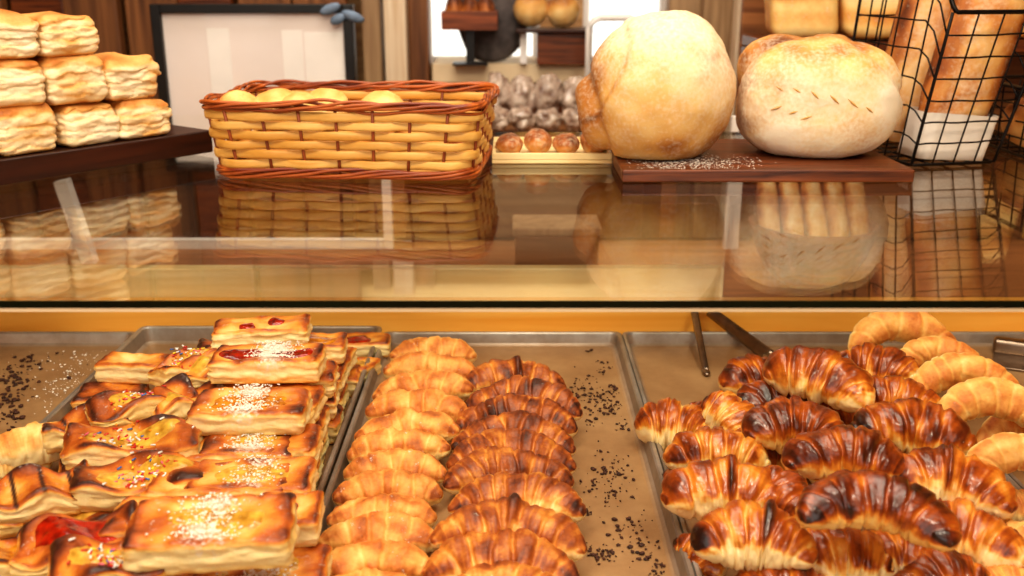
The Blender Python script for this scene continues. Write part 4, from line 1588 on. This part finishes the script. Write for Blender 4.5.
# crate with breads
cy_ = 3.0
xa, xb = X_at(516, 30, cy_), X_at(592, 30, cy_)
zc0 = Z_at(28, cy_)
e = empty('wooden_crate', (0, cy_, lz + .001)); tag(e, 'brown wooden crate on the window ledge with loaves on top', 'crate')
b = MB(); b.box(X_at(537, 40, cy_), xb, -.02, .08, 0, zc0 - lz - .014, .003); b.build('crate_body', M['board_wood'], e)
b = MB(); b.box(xa, xb, -.04, .10, zc0 - lz - .013, zc0 - lz - .002, .003); b.build('crate_top', M['dark_wood'], e)
b = MB(); b.box(X_at(520, 40, cy_), X_at(527, 40, cy_), .0, .03, 0, zc0 - lz - .014, .003); b.build('white_leg', M['white'], e)
for i, px in enumerate((531, 563)):
    o = blob('bread_loaf', (X_at(px, 12, cy_), cy_ + .02, zc0), (.050, .055, .05), M['loaf'], 740 + i, .62, .06)
    tag(o, ('golden loaf on the crate, nearer the bright window', 'golden loaf on the crate, nearer the round loaf')[i], 'loaf', 'loaves on the crate')
# white bracket near the loaf
ys_ = 2.86
e = empty('display_stand', (X_at(600, 40, ys_), ys_, sz + .001)); tag(e, 'white tubular stand with rounded top beside the wooden crate', 'stand')
zt2 = Z_at(18, ys_) - sz
b = MB()
xx0, xx1 = X_at(589, 40, ys_) - e.location.x, X_at(640, 40, ys_) - e.location.x
b.tube([(xx0, 0, .01), (xx0, 0, zt2 - .03), (xx0 + .012, 0, zt2 - .008), (xx0 + .03, 0, zt2), (xx1 - .03, 0, zt2), (xx1 - .012, 0, zt2 - .008), (xx1, 0, zt2 - .03), (xx1, 0, .01)], .010, 8)
b.build('hoop', M['white'], e, True)
b = MB(); b.box(xx0 - .015, xx1 + .015, -.02, .02, 0, .0095, .003); b.build('base', M['white'], e)

# shallow pale tray with flat brown loaves on the rear of the glass
q0, q1 = onz(492, 164, GZ), onz(612, 164, GZ)
e = empty('bread_tray', (q0.x, q0.y, GZ)); tag(e, 'shallow pale tray of flat brown loaves on the glass between basket and board', 'tray')
wt = q1.x - q0.x
b = MB(); b.box(0, wt, 0, .16, .0006, .006, .001); b.build('tray_bottom', M['pale_wood'], e)
for (a0, a1, b0, b1) in ((0, wt, 0, .006), (0, wt, .154, .16), (0, .006, .007, .153), (wt - .006, wt, .007, .153)):
    b = MB(); b.box(a0, a1, b0, b1, .0065, .016, .001); b.build('tray_rim', M['pale_wood'], e)
for i in range(4):
    o = blob('flat_loaf', (q0.x + .026 + i * .0435, q0.y + .055, GZ + .0065), (.0212, .042, .015 + .004 * (i % 2)), M['ciabatta'], 760 + i, .66, .10, .25)
    tag(o, '%s flat brown loaf from the left, on the shallow pale tray' % ordw[i], 'loaf', 'flat loaves on the pale tray')

# two big loaves behind the oblong loaf, on a side shelf
hy_ = 2.15
hz_ = Z_at(40, hy_)
e = empty('bread_rack', (X_at(830, 40, hy_), hy_ + .06, FZ)); tag(e, 'tall wooden bread rack behind the oblong loaf and wire basket', 'rack')
b = MB(); b.box(-.135, .75, -.06, .16, hz_ - FZ - .025, hz_ - FZ, .003); b.build('shelf_board', M['board_wood'], e)
b = MB(); b.box(-.135, .75, .17, .19, 0, hz_ - FZ + .5, .003); b.build('back_panel', M['shelf_wood'], e)
for sx in (-.135, .72):
    b = MB(); b.box(sx, sx + .03, -.06, .165, 0, hz_ - FZ - .026, .003); b.build('side_panel', M['board_wood'], e)
labs = ['slab shaped golden loaf on the rack, left of the dark gap', 'slab shaped golden loaf on the rack, right of the dark gap', 'slab shaped golden loaf on the rack, behind the wire basket', 'slab shaped golden loaf on the rack, at the right photo edge']
for i, px in enumerate((803, 876, 950, 1020)):
    x = X_at(px, 20, hy_)
    vs, fs = rbox(.070, .05, .10, .025, (14, 10, 18), 5)
    out, cs = [], []
    for v in vs:
        q = v * (1 + .05 * nz(v, 14, 800 + i))
        cs.append((.42 + .5 * nz((v.x * .4, v.y, v.z * 2), 16, 810 + i), .15, 0)); out.append(Vector((q.x - q.z * .12, q.y + q.z * .1, q.z + .107)))
    zm = min(v.z for v in out)
    o = mesh('slab_loaf', [Vector((v.x, v.y, v.z - zm)) for v in out], fs, M['pale'], None, cs, True, (x, hy_ + .05, hz_ + .001), None, .56)
    tag(o, labs[i], 'loaf', 'slab loaves on the bread rack')

# ------------------------------------------------------------------ framed board at the left
fy = 2.35
fa, fb = ony(150, 4, fy), ony(355, 4, fy)
fe = empty('framed_board', ((fa.x + fb.x) / 2, fy, FZ), (0, 0, 0))
tag(fe, 'white pane in a black frame standing behind the wicker basket', 'framed board')
hw = (fb.x - fa.x) / 2 - .004
zt_, zb_ = fa.z - FZ, Z_at(170, fy) - FZ
hh = zt_ - zb_
ft = .022
b = MB()
lean = .03
b.box(-hw, -hw + ft, -.02, .02, zb_, zt_, .002); b.box(hw - ft, hw, -.02, .02, zb_, zt_, .002)
b.box(-hw + ft, hw - ft, -.02, .02, zt_ - ft * .9, zt_, .002); b.box(-hw + ft, hw - ft, -.02, .02, zb_, zb_ + ft, .002)
b.build('frame', M['black'], fe)
M['pane'] = plain('milky_pane', (240, 230, 224), 0.16, 0, 0, 3, 0.05, 0.3)
b = MB(); b.box(-hw + ft, hw - ft, -.006, .006, zb_ + ft, zt_ - ft * .9)
b.build('pane', M['pane'], fe)
for sx in (-hw + .02, hw - .05):
    b = MB(); b.box(sx, sx + .03, -.015, .015, 0, zb_ - .001, .002); b.build('leg', M['black'], fe)
# faint reflections in the pane, painted as thin pale rectangles
for (a, c, t0, t1) in ((210, 232, 28, 118), (284, 304, 30, 100), (306, 352, 32, 84)):
    xa, xb = X_at(a, 60, fy) - fe.location.x, X_at(c, 60, fy) - fe.location.x
    b = MB(); b.box(xa, min(xb, hw - ft - .004), -.0075, -.0062, Z_at(t1, fy) - FZ, Z_at(t0, fy) - FZ)
    b.build('painted_reflection', M['white'], fe)
# blue tie on the frame corner
m_ = MB()
kx = X_at(345, 14, fy) - 0
kz = Z_at(14, fy)
for (dx, dz, rx) in ((-.028, .012, .024), (.022, -.004, .026), (-.012, -.010, .018)):
    vv, ff = sphere(12, 8)
    m_.add([Vector((v.x * rx + dx, v.y * .008, v.z * .012 + dz + .3 * v.x * rx * (1 if dx < 0 else -1))) for v in vv], ff)
M['blue'] = plain('blue_grey_ribbon', (112, 130, 152), 0.7, 0, 0.2, 60, 0.15)
o = m_.build('ribbon_bow', M['blue'], None, True, (kx, fy - .0285, kz))
tag(o, 'blue grey ribbon knot tied at the upper right corner of the black frame', 'ribbon')

# ------------------------------------------------------------------ light
W = bpy.data.worlds.new('daylight')
S.world = W
W.use_nodes = True
bg = W.node_tree.nodes['Background']
bg.inputs[0].default_value = (1.0, 0.95, 0.88, 1)
bg.inputs[1].default_value = 1.8


def area(name, loc, rot, size, power, col, sy_=None):
    l = bpy.data.lights.new(name, 'AREA')
    l.energy = power
    l.color = col
    l.size = size
    if sy_:
        l.shape = 'RECTANGLE'; l.size_y = sy_
    o = bpy.data.objects.new(name, l)
    COL.objects.link(o)
    o.location = loc
    o.rotation_euler = rot
    return o


area('ceiling_lamp', (0.1, 1.0, 2.05), (0, 0, 0), 1.2, 24, (1.0, .89, .74), .9)
area('counter_fill', (-.5, .15, 1.6), (math.radians(36), 0, 0), .5, 16, (1.0, .88, .70))  # added unseen fill, tilted to brighten the panels and pastry fronts
area('counter_fill', (.6, .2, 1.6), (math.radians(36), 0, 0), .35, 12, (1.0, .88, .70))  # second added fill, tilted the same way
area('board_fill', (-.2, 1.95, 2.05), (math.radians(38), 0, 0), 1.8, 25, (1.0, .93, .84), .5)  # added unseen fill, placed to brighten the front of the framed board

S.view_settings.view_transform = 'Standard'
try:
    S.view_settings.look = 'Medium High Contrast'
except TypeError:
    S.view_settings.look = 'None'
S.view_settings.exposure = -0.12
